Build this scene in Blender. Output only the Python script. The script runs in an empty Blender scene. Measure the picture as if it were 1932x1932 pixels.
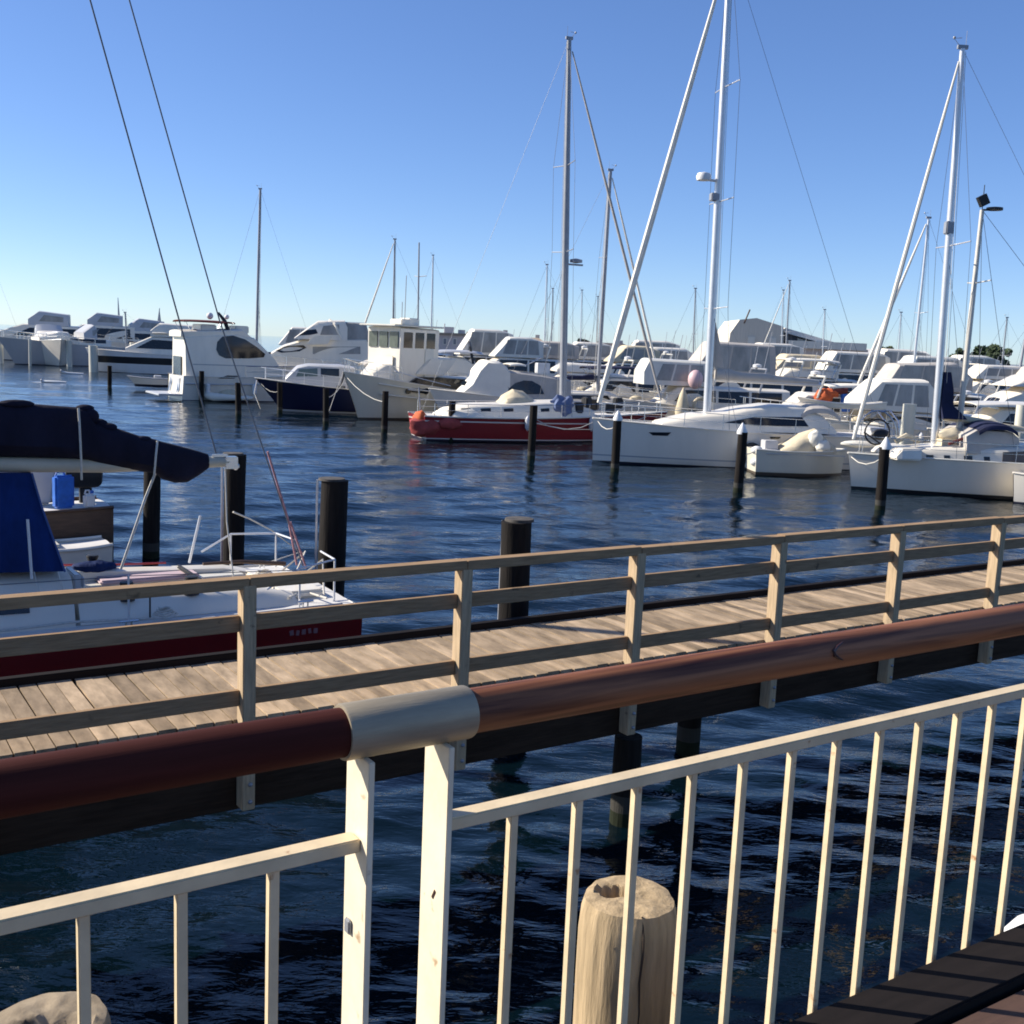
import bpy, bmesh, math, random
from mathutils import Vector, Matrix
random.seed(7)
scene = bpy.context.scene
COL = scene.collection
PI = math.pi

# ------------------------------------------------------------------ camera
F = 2080.0; W = 1932.0; PITCH = math.radians(8.55); ROLL = math.radians(2.5); EYE = 4.3
cam_d = bpy.data.cameras.new('camera'); cam = bpy.data.objects.new('camera', cam_d); COL.objects.link(cam)
cam_d.sensor_width = 36; cam_d.lens = 36 * F / W; cam_d.clip_start = 0.05; cam_d.clip_end = 20000
cam.matrix_world = Matrix.Translation((0, 0, EYE)) @ Matrix.Rotation(PI / 2 - PITCH, 4, 'X') @ Matrix.Rotation(ROLL, 4, 'Z')
scene.camera = cam

def lerp(a, b, t): return a + (b - a) * t
def ray(x, y):
    u = (x - W / 2) / F; v = (W / 2 - y) / F
    a = u * math.cos(ROLL) - v * math.sin(ROLL); b = u * math.sin(ROLL) + v * math.cos(ROLL)
    return Vector((a, math.cos(PITCH) + b * math.sin(PITCH), -math.sin(PITCH) + b * math.cos(PITCH)))
def gp(x, y, z=0.0):
    d = ray(x, y); t = (z - EYE) / d.z
    return Vector((d.x * t, d.y * t, z))
def dp(x, y, Y):
    d = ray(x, y); t = Y / d.y
    return Vector((d.x * t, Y, EYE + d.z * t))
AX = math.radians(33.3)
DV = Vector((math.cos(AX), math.sin(AX), 0)); QV = Vector((-math.sin(AX), math.cos(AX), 0))
def sq(s, q, z=0.0): return DV * s + QV * q + Vector((0, 0, z))
def qp(x, y, q):
    d = ray(x, y); t = q / d.dot(QV); p = d * t
    return Vector((p.dot(DV), q, EYE + p.z))          # (s, q, z)

# ------------------------------------------------------------------ materials
MATS = {}
def nt(m):
    m.use_nodes = True
    t = m.node_tree
    return t, t.nodes, t.links, t.nodes['Principled BSDF']
def mat(name, col, rough=0.5, metal=0.0, var=0.12, scale=3.0, stretch=(1, 1, 1), bump=0.0, bscale=None, spec=0.5,
        stripes=None, col2=None, spots=None, island=0.0, coat=0.0):
    if name in MATS: return MATS[name]
    m = bpy.data.materials.new(name); MATS[name] = m
    t, N, L, bs = nt(m)
    tc = N.new('ShaderNodeTexCoord'); mp = N.new('ShaderNodeMapping'); mp.inputs['Scale'].default_value = stretch
    L.new(tc.outputs['Object'], mp.inputs['Vector'])
    nz = N.new('ShaderNodeTexNoise'); nz.inputs['Scale'].default_value = scale; nz.inputs['Detail'].default_value = 6; nz.inputs['Roughness'].default_value = 0.62
    L.new(mp.outputs['Vector'], nz.inputs['Vector'])
    rm = N.new('ShaderNodeValToRGB'); rm.color_ramp.elements[0].position = 0.3; rm.color_ramp.elements[1].position = 0.72
    c2 = col2 or tuple(min(1, c * (1 + var)) for c in col)
    rm.color_ramp.elements[0].color = (*[c * (1 - var) for c in col], 1); rm.color_ramp.elements[1].color = (*c2, 1)
    L.new(nz.outputs['Fac'], rm.inputs['Fac'])
    out = rm.outputs['Color']
    def mix(fac, a, bcol, mode='MIX'):
        mx = N.new('ShaderNodeMix'); mx.data_type = 'RGBA'; mx.blend_type = mode
        if isinstance(fac, float): mx.inputs['Factor'].default_value = fac
        else: L.new(fac, mx.inputs['Factor'])
        L.new(a, mx.inputs['A'])
        if isinstance(bcol, tuple): mx.inputs['B'].default_value = (*bcol, 1)
        else: L.new(bcol, mx.inputs['B'])
        return mx.outputs['Result']
    if stripes:
        sx = N.new('ShaderNodeSeparateXYZ'); L.new(tc.outputs['Object'], sx.inputs[0])
        for z0, z1, c in stripes:
            a = N.new('ShaderNodeMath'); a.operation = 'GREATER_THAN'; a.inputs[1].default_value = z0; L.new(sx.outputs['Z'], a.inputs[0])
            b = N.new('ShaderNodeMath'); b.operation = 'LESS_THAN'; b.inputs[1].default_value = z1; L.new(sx.outputs['Z'], b.inputs[0])
            k = N.new('ShaderNodeMath'); k.operation = 'MULTIPLY'; L.new(a.outputs[0], k.inputs[0]); L.new(b.outputs[0], k.inputs[1])
            out = mix(k.outputs[0], out, c)
    if island:
        gi = N.new('ShaderNodeNewGeometry')
        r2 = N.new('ShaderNodeMapRange'); r2.inputs['To Min'].default_value = 1 - island; r2.inputs['To Max'].default_value = 1 + island
        L.new(gi.outputs['Random Per Island'], r2.inputs['Value'])
        cb = N.new('ShaderNodeCombineXYZ')
        for i in range(3): L.new(r2.outputs[0], cb.inputs[i])
        out = mix(1.0, out, cb.outputs[0], 'MULTIPLY')
    if spots:
        sc, th, scol = spots
        n2 = N.new('ShaderNodeTexNoise'); n2.inputs['Scale'].default_value = sc; n2.inputs['Detail'].default_value = 5
        L.new(tc.outputs['Object'], n2.inputs['Vector'])
        r3 = N.new('ShaderNodeMapRange'); r3.inputs['From Min'].default_value = th; r3.inputs['From Max'].default_value = th + 0.08
        L.new(n2.outputs['Fac'], r3.inputs['Value'])
        out = mix(r3.outputs[0], out, scol)
    L.new(out, bs.inputs['Base Color'])
    bs.inputs['Roughness'].default_value = rough; bs.inputs['Metallic'].default_value = metal
    bs.inputs['Specular IOR Level'].default_value = spec
    if coat: bs.inputs['Coat Weight'].default_value = coat; bs.inputs['Coat Roughness'].default_value = 0.12
    if bump:
        bp = N.new('ShaderNodeBump'); bp.inputs['Strength'].default_value = 0.6; bp.inputs['Distance'].default_value = bump
        if bscale:
            n3 = N.new('ShaderNodeTexNoise'); n3.inputs['Scale'].default_value = bscale; n3.inputs['Detail'].default_value = 5
            L.new(mp.outputs['Vector'], n3.inputs['Vector']); L.new(n3.outputs['Fac'], bp.inputs['Height'])
        else: L.new(nz.outputs['Fac'], bp.inputs['Height'])
        L.new(bp.outputs['Normal'], bs.inputs['Normal'])
    return m

gel = mat('white_gelcoat', (.80, .735, .61), .28, var=.08, scale=1.5, stretch=(1, 1, .3))
gel2 = mat('cream_gelcoat', (.68, .65, .56), .32, var=.07, scale=1.5, stretch=(1, 1, .3))
gelg = mat('grey_gelcoat', (.50, .50, .50), .35, var=.06, scale=1.5)
deckm = mat('nonskid_deck', (.68, .65, .60), .6, var=.06, scale=4)
glass = mat('dark_glass', (.012, .014, .018), .08, var=.3, scale=.6)
clear = mat('clear_vinyl', (.30, .29, .26), .25, var=.3, scale=1.2, stretch=(1, 1, .5))
steel = mat('stainless_steel', (.62, .62, .62), .25, 1.0, var=.05)
alu = mat('mast_aluminium', (.66, .66, .66), .35, .55, var=.06)
alud = mat('grey_mast', (.30, .31, .33), .45, .3, var=.1)
wire = mat('rigging_wire', (.13, .14, .16), .5, .4, var=.1)
wirel = mat('pale_rope', (.60, .56, .48), .8, var=.15, scale=20)
cnavy = mat('navy_canvas', (.008, .012, .045), .85, var=.4, scale=2, bump=.03)
cblack = mat('black_canvas', (.012, .011, .023), .9, var=.3, scale=1.6, stretch=(2, 1, 1), bump=.07, bscale=1.8, spec=.2)
cblue = mat('blue_canvas', (.005, .022, .10), .85, var=.4, scale=1.7, stretch=(2, 1, .6), bump=.10, bscale=3, spec=.25)
cwhite = mat('white_canvas', (.78, .73, .62), .8, var=.06, scale=2, bump=.02)
cgrey = mat('grey_canvas', (.47, .43, .38), .85, var=.12, scale=2, bump=.02)
ctan = mat('tan_canvas', (.60, .51, .35), .85, var=.15, scale=3, bump=.04)
cred = mat('maroon_canvas', (.12, .02, .018), .8, var=.2, scale=2)
redp = mat('red_paint', (.42, .028, .022), .4, var=.15, scale=1.5)
orange = mat('orange_fabric', (.55, .11, .03), .8, var=.25, scale=4)
bluep = mat('blue_plastic', (.02, .13, .50), .45, var=.25, scale=6)
black = mat('black_rubber', (.012, .012, .013), .55, var=.3, scale=3)
brownt = mat('brown_timber', (.10, .055, .03), .6, var=.3, scale=3, stretch=(1, 6, 6))
pink = mat('pink_plastic', (.62, .42, .42), .5, var=.05)
pilem = mat('tarred_pile_timber', (.014, .011, .009), .85, spec=.2, var=.5, scale=4, stretch=(4, 4, .4), bump=.03, stripes=[(-3, .14, (.016, .02, .010)), (.14, .30, (.05, .047, .04))])
cap = mat('white_pile_cap', (.72, .71, .68), .45, var=.08, scale=4)
pilew = mat('pale_sleeved_pile', (.58, .56, .46), .55, var=.12, scale=2, stretch=(2, 2, .3))

# ------------------------------------------------------------------ mesh helper
class MB:
    def __init__(s): s.v = []; s.f = []
    def add(s, vs, fs):
        o = len(s.v); s.v += [tuple(p) for p in vs]; s.f += [tuple(i + o for i in f) for f in fs]; return s
    def box(s, c, d, rz=0.0, tilt=None):
        x, y, z = d[0] / 2, d[1] / 2, d[2] / 2
        P = [Vector((a * x, b * y, e * z)) for a in (-1, 1) for b in (-1, 1) for e in (-1, 1)]
        R = Matrix.Rotation(rz, 3, 'Z')
        if tilt is not None: R = R @ tilt
        return s.add([R @ p + Vector(c) for p in P], [(0, 1, 3, 2), (4, 6, 7, 5), (0, 4, 5, 1), (2, 3, 7, 6), (0, 2, 6, 4), (1, 5, 7, 3)])
    def tube(s, pts, r, n=8):
        pts = [Vector(p) for p in pts]; k = len(pts); rs = r if isinstance(r, (list, tuple)) else [r] * k
        rings = []; up = None
        for i, p in enumerate(pts):
            t = (pts[min(i + 1, k - 1)] - pts[max(i - 1, 0)]).normalized()
            if up is None: up = Vector((0, 0, 1)) if abs(t.z) < .9 else Vector((1, 0, 0))
            a = t.cross(up).normalized(); b = a.cross(t).normalized(); up = b
            rings.append([p + (a * math.cos(2 * PI * j / n) + b * math.sin(2 * PI * j / n)) * rs[i] for j in range(n)])
        return s.loft(rings, True)
    def loft(s, rings, caps=True, closed=True):
        n = len(rings[0]); vs = [p for r in rings for p in r]; fs = []
        for i in range(len(rings) - 1):
            for j in range(n if closed else n - 1):
                a = i * n + j; b = i * n + (j + 1) % n
                fs.append((a, b, b + n, a + n))
        if caps and closed:
            fs.append(tuple(range(n))[::-1]); fs.append(tuple(range((len(rings) - 1) * n, len(rings) * n)))
        return s.add(vs, fs)
    def prism(s, poly, ext):
        n = len(poly); e = Vector(ext); P = [Vector(p) for p in poly]
        return s.add(P + [p + e for p in P], [tuple(range(n))[::-1], tuple(range(n, 2 * n))] + [(i, (i + 1) % n, (i + 1) % n + n, i + n) for i in range(n)])
    def lathe(s, prof, c=(0, 0, 0), n=20):
        c = Vector(c)
        return s.loft([[c + Vector((r * math.cos(2 * PI * j / n), r * math.sin(2 * PI * j / n), z)) for j in range(n)] for r, z in prof])
    def ball(s, c, r, sc=(1, 1, 1), n=12, m=8):
        c = Vector(c); rings = []
        for i in range(m + 1):
            a = -PI / 2 + PI * i / m; rr = max(.02, math.cos(a)) * r
            rings.append([c + Vector((rr * math.cos(2 * PI * j / n) * sc[0], rr * math.sin(2 * PI * j / n) * sc[1], math.sin(a) * r * sc[2])) for j in range(n)])
        return s.loft(rings)
    def build(s, name, m, parent=None, smooth=False, bevel=0.0, loc=None):
        me = bpy.data.meshes.new(name); me.from_pydata(s.v, [], s.f)
        bm = bmesh.new(); bm.from_mesh(me)
        bmesh.ops.recalc_face_normals(bm, faces=bm.faces)
        if bevel:
            ed = [e for e in bm.edges if len(e.link_faces) == 2 and e.calc_face_angle(0) > .6]
            bmesh.ops.bevel(bm, geom=ed, offset=bevel, segments=2, affect='EDGES', clamp_overlap=True)
        bm.to_mesh(me); bm.free()
        if smooth:
            for p in me.polygons: p.use_smooth = True
            try: me.set_sharp_from_angle(angle=math.radians(40))
            except Exception: pass
        me.materials.append(m)
        o = bpy.data.objects.new(name, me); COL.objects.link(o)
        if parent: o.parent = parent
        if loc is not None: o.location = loc
        return o

from mathutils import noise
def lump(b, c, r, sc=(1, 1, 1), k=.28, f=1.6, n=22, m=14, seed=0):
    o = len(b.v); b.ball((0, 0, 0), 1.0, (1, 1, 1), n, m); c = Vector(c)
    for i in range(o, len(b.v)):
        p = Vector(b.v[i]); d = 1 + k * noise.noise(p * f + Vector((seed * 3.1, seed, 1.7))) + k * .5 * noise.noise(p * f * 2.6 + Vector((seed, 5, 2)))
        q = p * d * r; b.v[i] = tuple(c + Vector((q.x * sc[0], q.y * sc[1], q.z * sc[2])))
def tag(o, label=None, cat=None, group=None, kind=None):
    if label: o['label'] = label
    if cat: o['category'] = cat
    if group: o['group'] = group
    if kind: o['kind'] = kind
    return o
def thing(name, label, cat, loc=(0, 0, 0), rz=0.0, group=None):
    o = bpy.data.objects.new(name, None); COL.objects.link(o); o.location = loc; o.rotation_euler = (0, 0, rz)
    o.empty_display_size = .3
    return tag(o, label, cat, group)
def part(name, m, parent, fn, smooth=False, bevel=0.0):
    b = MB(); fn(b); return b.build(name, m, parent, smooth, bevel)

# ------------------------------------------------------------------ sky and sun
SUN_EL = math.radians(31); SUN_DIR = Vector((-.985, .17, 0)).normalized()
wd = bpy.data.worlds.new('World'); scene.world = wd; wd.use_nodes = True
wt = wd.node_tree; bg = wt.nodes['Background']
sky = wt.nodes.new('ShaderNodeTexSky'); sky.sky_type = 'NISHITA'; sky.sun_disc = False
sky.sun_elevation = SUN_EL; sky.sun_rotation = math.atan2(SUN_DIR.x, SUN_DIR.y)
sky.air_density = .7; sky.dust_density = .2; sky.ozone_density = 6.0; sky.altitude = 0
hsv = wt.nodes.new('ShaderNodeHueSaturation'); hsv.inputs['Saturation'].default_value = 1.12; hsv.inputs['Hue'].default_value = .510; gm = wt.nodes.new('ShaderNodeGamma'); gm.inputs['Gamma'].default_value = .82
wt.links.new(sky.outputs[0], gm.inputs['Color']); wt.links.new(gm.outputs[0], hsv.inputs['Color']); wt.links.new(hsv.outputs[0], bg.inputs[0]); bg.inputs[1].default_value = 0.138
sl = bpy.data.lights.new('sun', 'SUN'); sl.energy = 4.8; sl.angle = math.radians(.5); sl.color = (1, .93, .82)
so = bpy.data.objects.new('sun', sl); COL.objects.link(so)
sd = SUN_DIR * math.cos(SUN_EL) + Vector((0, 0, math.sin(SUN_EL)))
so.rotation_euler = sd.to_track_quat('Z', 'Y').to_euler(); so.location = sd * 60
scene.view_settings.view_transform = 'Standard'; scene.view_settings.look = 'None'
scene.cycles.filter_width = 1.8
scene.view_settings.exposure = 0.7; scene.view_settings.gamma = 1.0

# ------------------------------------------------------------------ water
def make_water():
    rnd = random.Random(3)
    waves = []
    for lam, amp, spread in ((4.2, .009, .35), (3.1, .013, .35), (2.3, .016, .4), (1.7, .015, .45), (1.25, .011, .55), (.95, .0078, .7), (.72, .0052, .8), (.55, .0038, .9), (.42, .0022, 1.1), (.33, .0016, 1.2)):
        for k in range(3):
            th = math.radians(-78) + rnd.uniform(-spread, spread); kk = 2 * PI / lam * rnd.uniform(.85, 1.15)
            waves.append((kk * math.cos(th), kk * math.sin(th), amp * rnd.uniform(.6, 1.1), rnd.uniform(0, 6.28), lam))
    rad = [2.2]
    while rad[-1] < 190: rad.append(rad[-1] * 1.0075)
    while rad[-1] < 9000: rad.append(rad[-1] * 1.12)
    a0, a1, na = math.radians(40), math.radians(140), 230
    v = []; f = []
    sin = math.sin
    for r in rad:
        cell = r * .0076
        ws = [(kx, ky, a * max(0, min(1, (lam / cell - 2.1) / 2.5)) * ((.30 + .7 * min(1, max(0, (r - 7) / 9))) if lam > .9 else 1.0), ph) for kx, ky, a, ph, lam in waves] if r < 190 else []
        ws = [w for w in ws if w[2] > 0]
        for j in range(na + 1):
            th = a0 + (a1 - a0) * j / na; x = r * math.cos(th); y = r * math.sin(th); z = 0
            for kx, ky, a, ph in ws: z += a * sin(kx * x + ky * y + ph)
            v.append((x, y, z))
    n = na + 1
    for i in range(len(rad) - 1):
        for j in range(na): f.append((i * n + j, i * n + j + 1, (i + 1) * n + j + 1, (i + 1) * n + j))
    # flat remainder beside and behind the camera
    def flat(th0, th1, m):
        rr = [.0] + [2.2, 12, 60, 400, 9000]
        o = len(v)
        for r in rr:
            for j in range(m + 1):
                th = th0 + (th1 - th0) * j / m; v.append((r * math.cos(th), r * math.sin(th), 0))
        for i in range(len(rr) - 1):
            for j in range(m): f.append((o + i * (m + 1) + j, o + i * (m + 1) + j + 1, o + (i + 1) * (m + 1) + j + 1, o + (i + 1) * (m + 1) + j))
    flat(a1, a0 + 2 * PI, 36)
    o = len(v); v.append((0, 0, 0)); v.extend([(2.2 * math.cos(a0 + (a1 - a0) * j / 12), 2.2 * math.sin(a0 + (a1 - a0) * j / 12), 0) for j in range(13)])
    for j in range(12): f.append((o, o + 1 + j, o + 2 + j))
    me = bpy.data.meshes.new('water'); me.from_pydata(v, [], f)
    for p in me.polygons: p.use_smooth = True
    m = bpy.data.materials.new('harbour_water'); t, N, L, bs = nt(m)
    bs.inputs['Base Color'].default_value = (.0014, .0065, .0105, 1); bs.inputs['Roughness'].default_value = .04; bs.inputs['IOR'].default_value = 1.39
    tc = N.new('ShaderNodeTexCoord'); mp = N.new('ShaderNodeMapping'); mp.inputs['Rotation'].default_value = (0, 0, math.radians(22)); mp.inputs['Scale'].default_value = (.55, 1.35, 1)
    L.new(tc.outputs['Object'], mp.inputs['Vector'])
    n1 = N.new('ShaderNodeTexNoise'); n1.inputs['Scale'].default_value = 2.2; n1.inputs['Detail'].default_value = 4; n1.inputs['Distortion'].default_value = .6
    n2 = N.new('ShaderNodeTexNoise'); n2.inputs['Scale'].default_value = 9; n2.inputs['Detail'].default_value = 3; n2.inputs['Distortion'].default_value = .4
    L.new(mp.outputs[0], n1.inputs['Vector']); L.new(mp.outputs[0], n2.inputs['Vector'])
    b1 = N.new('ShaderNodeBump'); b1.inputs['Strength'].default_value = 1; b1.inputs['Distance'].default_value = .035
    b2 = N.new('ShaderNodeBump'); b2.inputs['Strength'].default_value = 1; b2.inputs['Distance'].default_value = .008
    L.new(n1.outputs['Fac'], b1.inputs['Height']); L.new(n2.outputs['Fac'], b2.inputs['Height']); L.new(b1.outputs[0], b2.inputs['Normal']); L.new(b2.outputs[0], bs.inputs['Normal'])
    me.materials.append(m)
    ob = bpy.data.objects.new('water', me); COL.objects.link(ob); tag(ob, kind='structure')
make_water()

# ------------------------------------------------------------------ jetty
woodj = mat('weathered_jetty_planks', (.345, .255, .165), .9, spec=.2, var=.42, scale=3, stretch=(3, .9, 1), island=.34, bump=.004)
woodr = mat('weathered_rail_timber', (.33, .215, .12), .85, spec=.15, var=.28, scale=6, stretch=(.8, 9, 9), bump=.004, spots=(7, .66, (.10, .075, .05)))
woodp = mat('weathered_post_timber', (.48, .355, .22), .85, spec=.15, var=.25, scale=6, stretch=(9, 9, .7), bump=.004, spots=(9, .67, (.11, .08, .055)))
woodd = mat('dark_beam_timber', (.045, .028, .018), .85, spec=.1, var=.35, scale=4, stretch=(.6, 6, 6), bump=.01)  # fascia and joist timber, much darker than posts and rails
jet = thing('jetty', 'weathered timber jetty with planked deck and three-rail handrail, running across the water', 'jetty', (0, 0, 0), AX)
# local axes of the jetty: x = s, y = q
b = MB(); s = -6.0
rj = random.Random(5)
while s < 26:
    w = .118 + rj.uniform(-.004, .004); sk = rj.uniform(-.012, .012); z = 1.6 + rj.uniform(-.003, .003)
    y0, y1 = 7.30 + rj.uniform(-.012, .012), 8.73
    P = [(s, y0), (s + w, y0), (s + w + sk, y1), (s + sk, y1)]
    b.prism([(x, y, z - .04) for x, y in P], (0, 0, .04)); s += w + .011
b.build('deck', woodj, jet)
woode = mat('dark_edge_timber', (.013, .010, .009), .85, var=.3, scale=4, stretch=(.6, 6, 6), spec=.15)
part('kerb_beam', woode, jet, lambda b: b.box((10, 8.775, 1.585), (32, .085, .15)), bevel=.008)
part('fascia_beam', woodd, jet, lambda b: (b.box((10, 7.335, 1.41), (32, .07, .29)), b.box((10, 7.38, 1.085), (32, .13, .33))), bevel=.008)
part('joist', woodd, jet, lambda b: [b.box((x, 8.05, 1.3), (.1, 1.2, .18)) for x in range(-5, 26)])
SP = [2.59 + 1.745 * k for k in range(-4, 12)]
for x in SP:
    part('post', woodp, jet, lambda b: b.box((x, 7.245, 1.765 + rj.uniform(-.01, .01)), (.095, .125, 1.63)), bevel=.006)
for nm, z, h, t in (('top_rail', 2.60, .075, .11), ('mid_rail', 2.315, .115, .045), ('lower_rail', 1.775, .115, .045)):
    bb = MB()
    for i in range(len(SP) - 1):
        off = .0 if nm == 'top_rail' else .02
        yy = 7.245 + off; g = .049 if nm != 'top_rail' else .001
        dz = rj.uniform(-.006, .006)
        bb.box(((SP[i] + SP[i + 1]) / 2, yy, z + dz), (1.745 - 2 * g, t, h))
    bb.build(nm, woodr, jet, bevel=.005)
for x in (-3.2, 6.25, 15.0):
    part('pile', pilem, jet, lambda b: b.lathe([(.13, -1.5), (.13, .5), (.125, .84)], (x, 7.42, 0)), True)
for x in (-1.0, 8.05, 16.0):
    part('pile', pilem, jet, lambda b: b.lathe([(.13, -1.5), (.13, .5), (.125, 1.22)], (x, 8.55, 0)), True)
bb = MB()
for x in SP:
    for z in (1.15, 1.02):
        bb.ball((x + .01, 7.178, z), .017, n=8, m=4)
bb.build('bolt', alud, jet)

# ------------------------------------------------------------------ boardwalk and railing
bwm = mat('red_brown_boardwalk', (.085, .045, .03), .75, var=.25, scale=4, stretch=(1, 7, 1), island=.15, bump=.003)
bo = thing('boardwalk', None, None, (0, 0, 0), AX); tag(bo, kind='structure')
b = MB(); y = 1.585
while y > -4:
    b.box((2, y - .07, 2.555), (26, .134, .04)); y -= .142
b.build('decking', bwm, bo)
part('edge_beam', mat('dark_edge_timber', (.013, .010, .009), .85, var=.3, scale=4, stretch=(.6, 6, 6), spec=.15), bo, lambda b: b.box((2, 1.692, 2.50), (26, .178, .20)), bevel=.006)  # near-black colour holds the shade that lies over this beam
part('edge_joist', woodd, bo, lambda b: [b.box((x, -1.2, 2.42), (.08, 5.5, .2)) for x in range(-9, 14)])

cream = mat('cream_railing_paint', (.70, .555, .345), .45, var=.14, scale=9, spots=(24, .665, (.40, .20, .085)), bump=.0012, bscale=60)
creamp = mat('cream_post_paint', (.78, .68, .49), .45, var=.13, scale=7, spots=(21, .665, (.40, .26, .14)), bump=.0012, bscale=60)
rl = thing('railing', 'cream painted steel railing with thin upright bars under a round dark red timber handrail', 'railing', (0, 0, 0), AX)
RQ = 1.815
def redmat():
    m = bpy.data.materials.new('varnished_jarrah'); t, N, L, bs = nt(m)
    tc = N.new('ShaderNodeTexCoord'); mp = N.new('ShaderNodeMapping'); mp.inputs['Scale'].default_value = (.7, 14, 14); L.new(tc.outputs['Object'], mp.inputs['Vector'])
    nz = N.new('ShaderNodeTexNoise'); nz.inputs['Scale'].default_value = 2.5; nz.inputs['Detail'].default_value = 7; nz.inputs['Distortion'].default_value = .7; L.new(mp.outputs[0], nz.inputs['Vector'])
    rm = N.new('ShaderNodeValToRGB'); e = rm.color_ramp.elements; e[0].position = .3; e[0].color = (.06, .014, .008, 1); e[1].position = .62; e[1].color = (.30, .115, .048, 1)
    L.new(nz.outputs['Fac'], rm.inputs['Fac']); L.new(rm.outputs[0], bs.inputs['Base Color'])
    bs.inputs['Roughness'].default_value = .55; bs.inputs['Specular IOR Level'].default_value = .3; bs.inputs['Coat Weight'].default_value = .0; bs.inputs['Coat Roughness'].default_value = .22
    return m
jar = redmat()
mar = mat('shaded_maroon_timber', (.062, .014, .010), .85, spec=.15, var=.25, scale=3, stretch=(.6, 12, 12), bump=.002)  # left rail's maroon wood, darkened in colour for the shade over it
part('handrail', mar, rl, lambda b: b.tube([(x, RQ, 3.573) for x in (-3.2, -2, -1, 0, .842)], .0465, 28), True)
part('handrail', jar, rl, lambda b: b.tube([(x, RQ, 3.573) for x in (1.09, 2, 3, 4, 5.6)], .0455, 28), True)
kn = mat('dark_knot', (.035, .010, .008), .5)
# split in the right handrail: a hooked crack on the camera side of the round rail
def arcp(x, a, r=.0462): return (x, RQ - r * math.cos(a), 3.573 + r * math.sin(a))
part('crack', kn, rl, lambda b: b.tube([arcp(x, a) for x, a in ((2.175, .75), (2.15, .55), (2.132, .33), (2.135, .12), (2.152, -.1), (2.17, -.25))], [.002, .004, .0055, .0055, .004, .0015], 6), True)
def slv(b):
    n = 32; R = []
    for x, r in ((.832, .0465), (.832, .052), (.836, .0535), (1.10, .0535), (1.104, .052), (1.104, .0455)):
        R.append([Vector((x, RQ + r * math.cos(2 * PI * j / n), 3.573 + r * math.sin(2 * PI * j / n))) for j in range(n)])
    b.loft(R, False)
slm = mat('brushed_sleeve_steel', (.36, .30, .205), .55, .4, var=.25, scale=3, stretch=(1, 8, 8), bump=.0008, bscale=40)
part('joint_sleeve', slm, rl, slv, True)
for x in (.872, 1.043, 4.62, 4.79):
    part('post', creamp, rl, lambda b: b.box((x, RQ - .004, 3.045), (.0125, .098, .96)), bevel=.0015)
part('top_bar', cream, rl, lambda b: b.box((-1.17, RQ - .006, 3.352), (4.07, .042, .027)), bevel=.003)
part('top_bar', cream, rl, lambda b: b.box((2.829, RQ - .006, 3.352), (3.555, .042, .027)), bevel=.003)
wm_ = mat('rust_stained_weld', (.52, .36, .20), .6, var=.4, scale=60)
for x in [.366 + .1675 * k for k in range(-9, 3)] + [1.222 + .1668 * k for k in range(20)]:
    dx_, tl_ = rj.uniform(-.003, .003), rj.uniform(-.002, .002)
    def bal(b):
        b.box((x + dx_, RQ - .006, 2.935), (.0195, .0195, .807), tilt=Matrix.Rotation(tl_, 3, 'Y'))
    ba = part('baluster', cream, rl, bal, bevel=.002)
    def wld(b):
        for k in range(7): b.ball((x + dx_ - .012 + .004 * k + rj.uniform(-.001, .001), RQ - .017, 3.3372), .0038, (1, 1, .8), 6, 4)
    part('weld', wm_, ba, wld, True)
part('bracket', alud, rl, lambda b: b.box((.862, RQ + .015, 3.17), (.008, .022, .03)), bevel=.003)
part('rust_chip', kn, rl, lambda b: b.box((1.036, RQ - .012, 3.205), (.0015, .006, .022), tilt=Matrix.Rotation(.5, 3, 'X')))
part('base_bar', cream, rl, lambda b: b.box((1, RQ - .006, 2.48), (8, .04, .03)))

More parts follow.
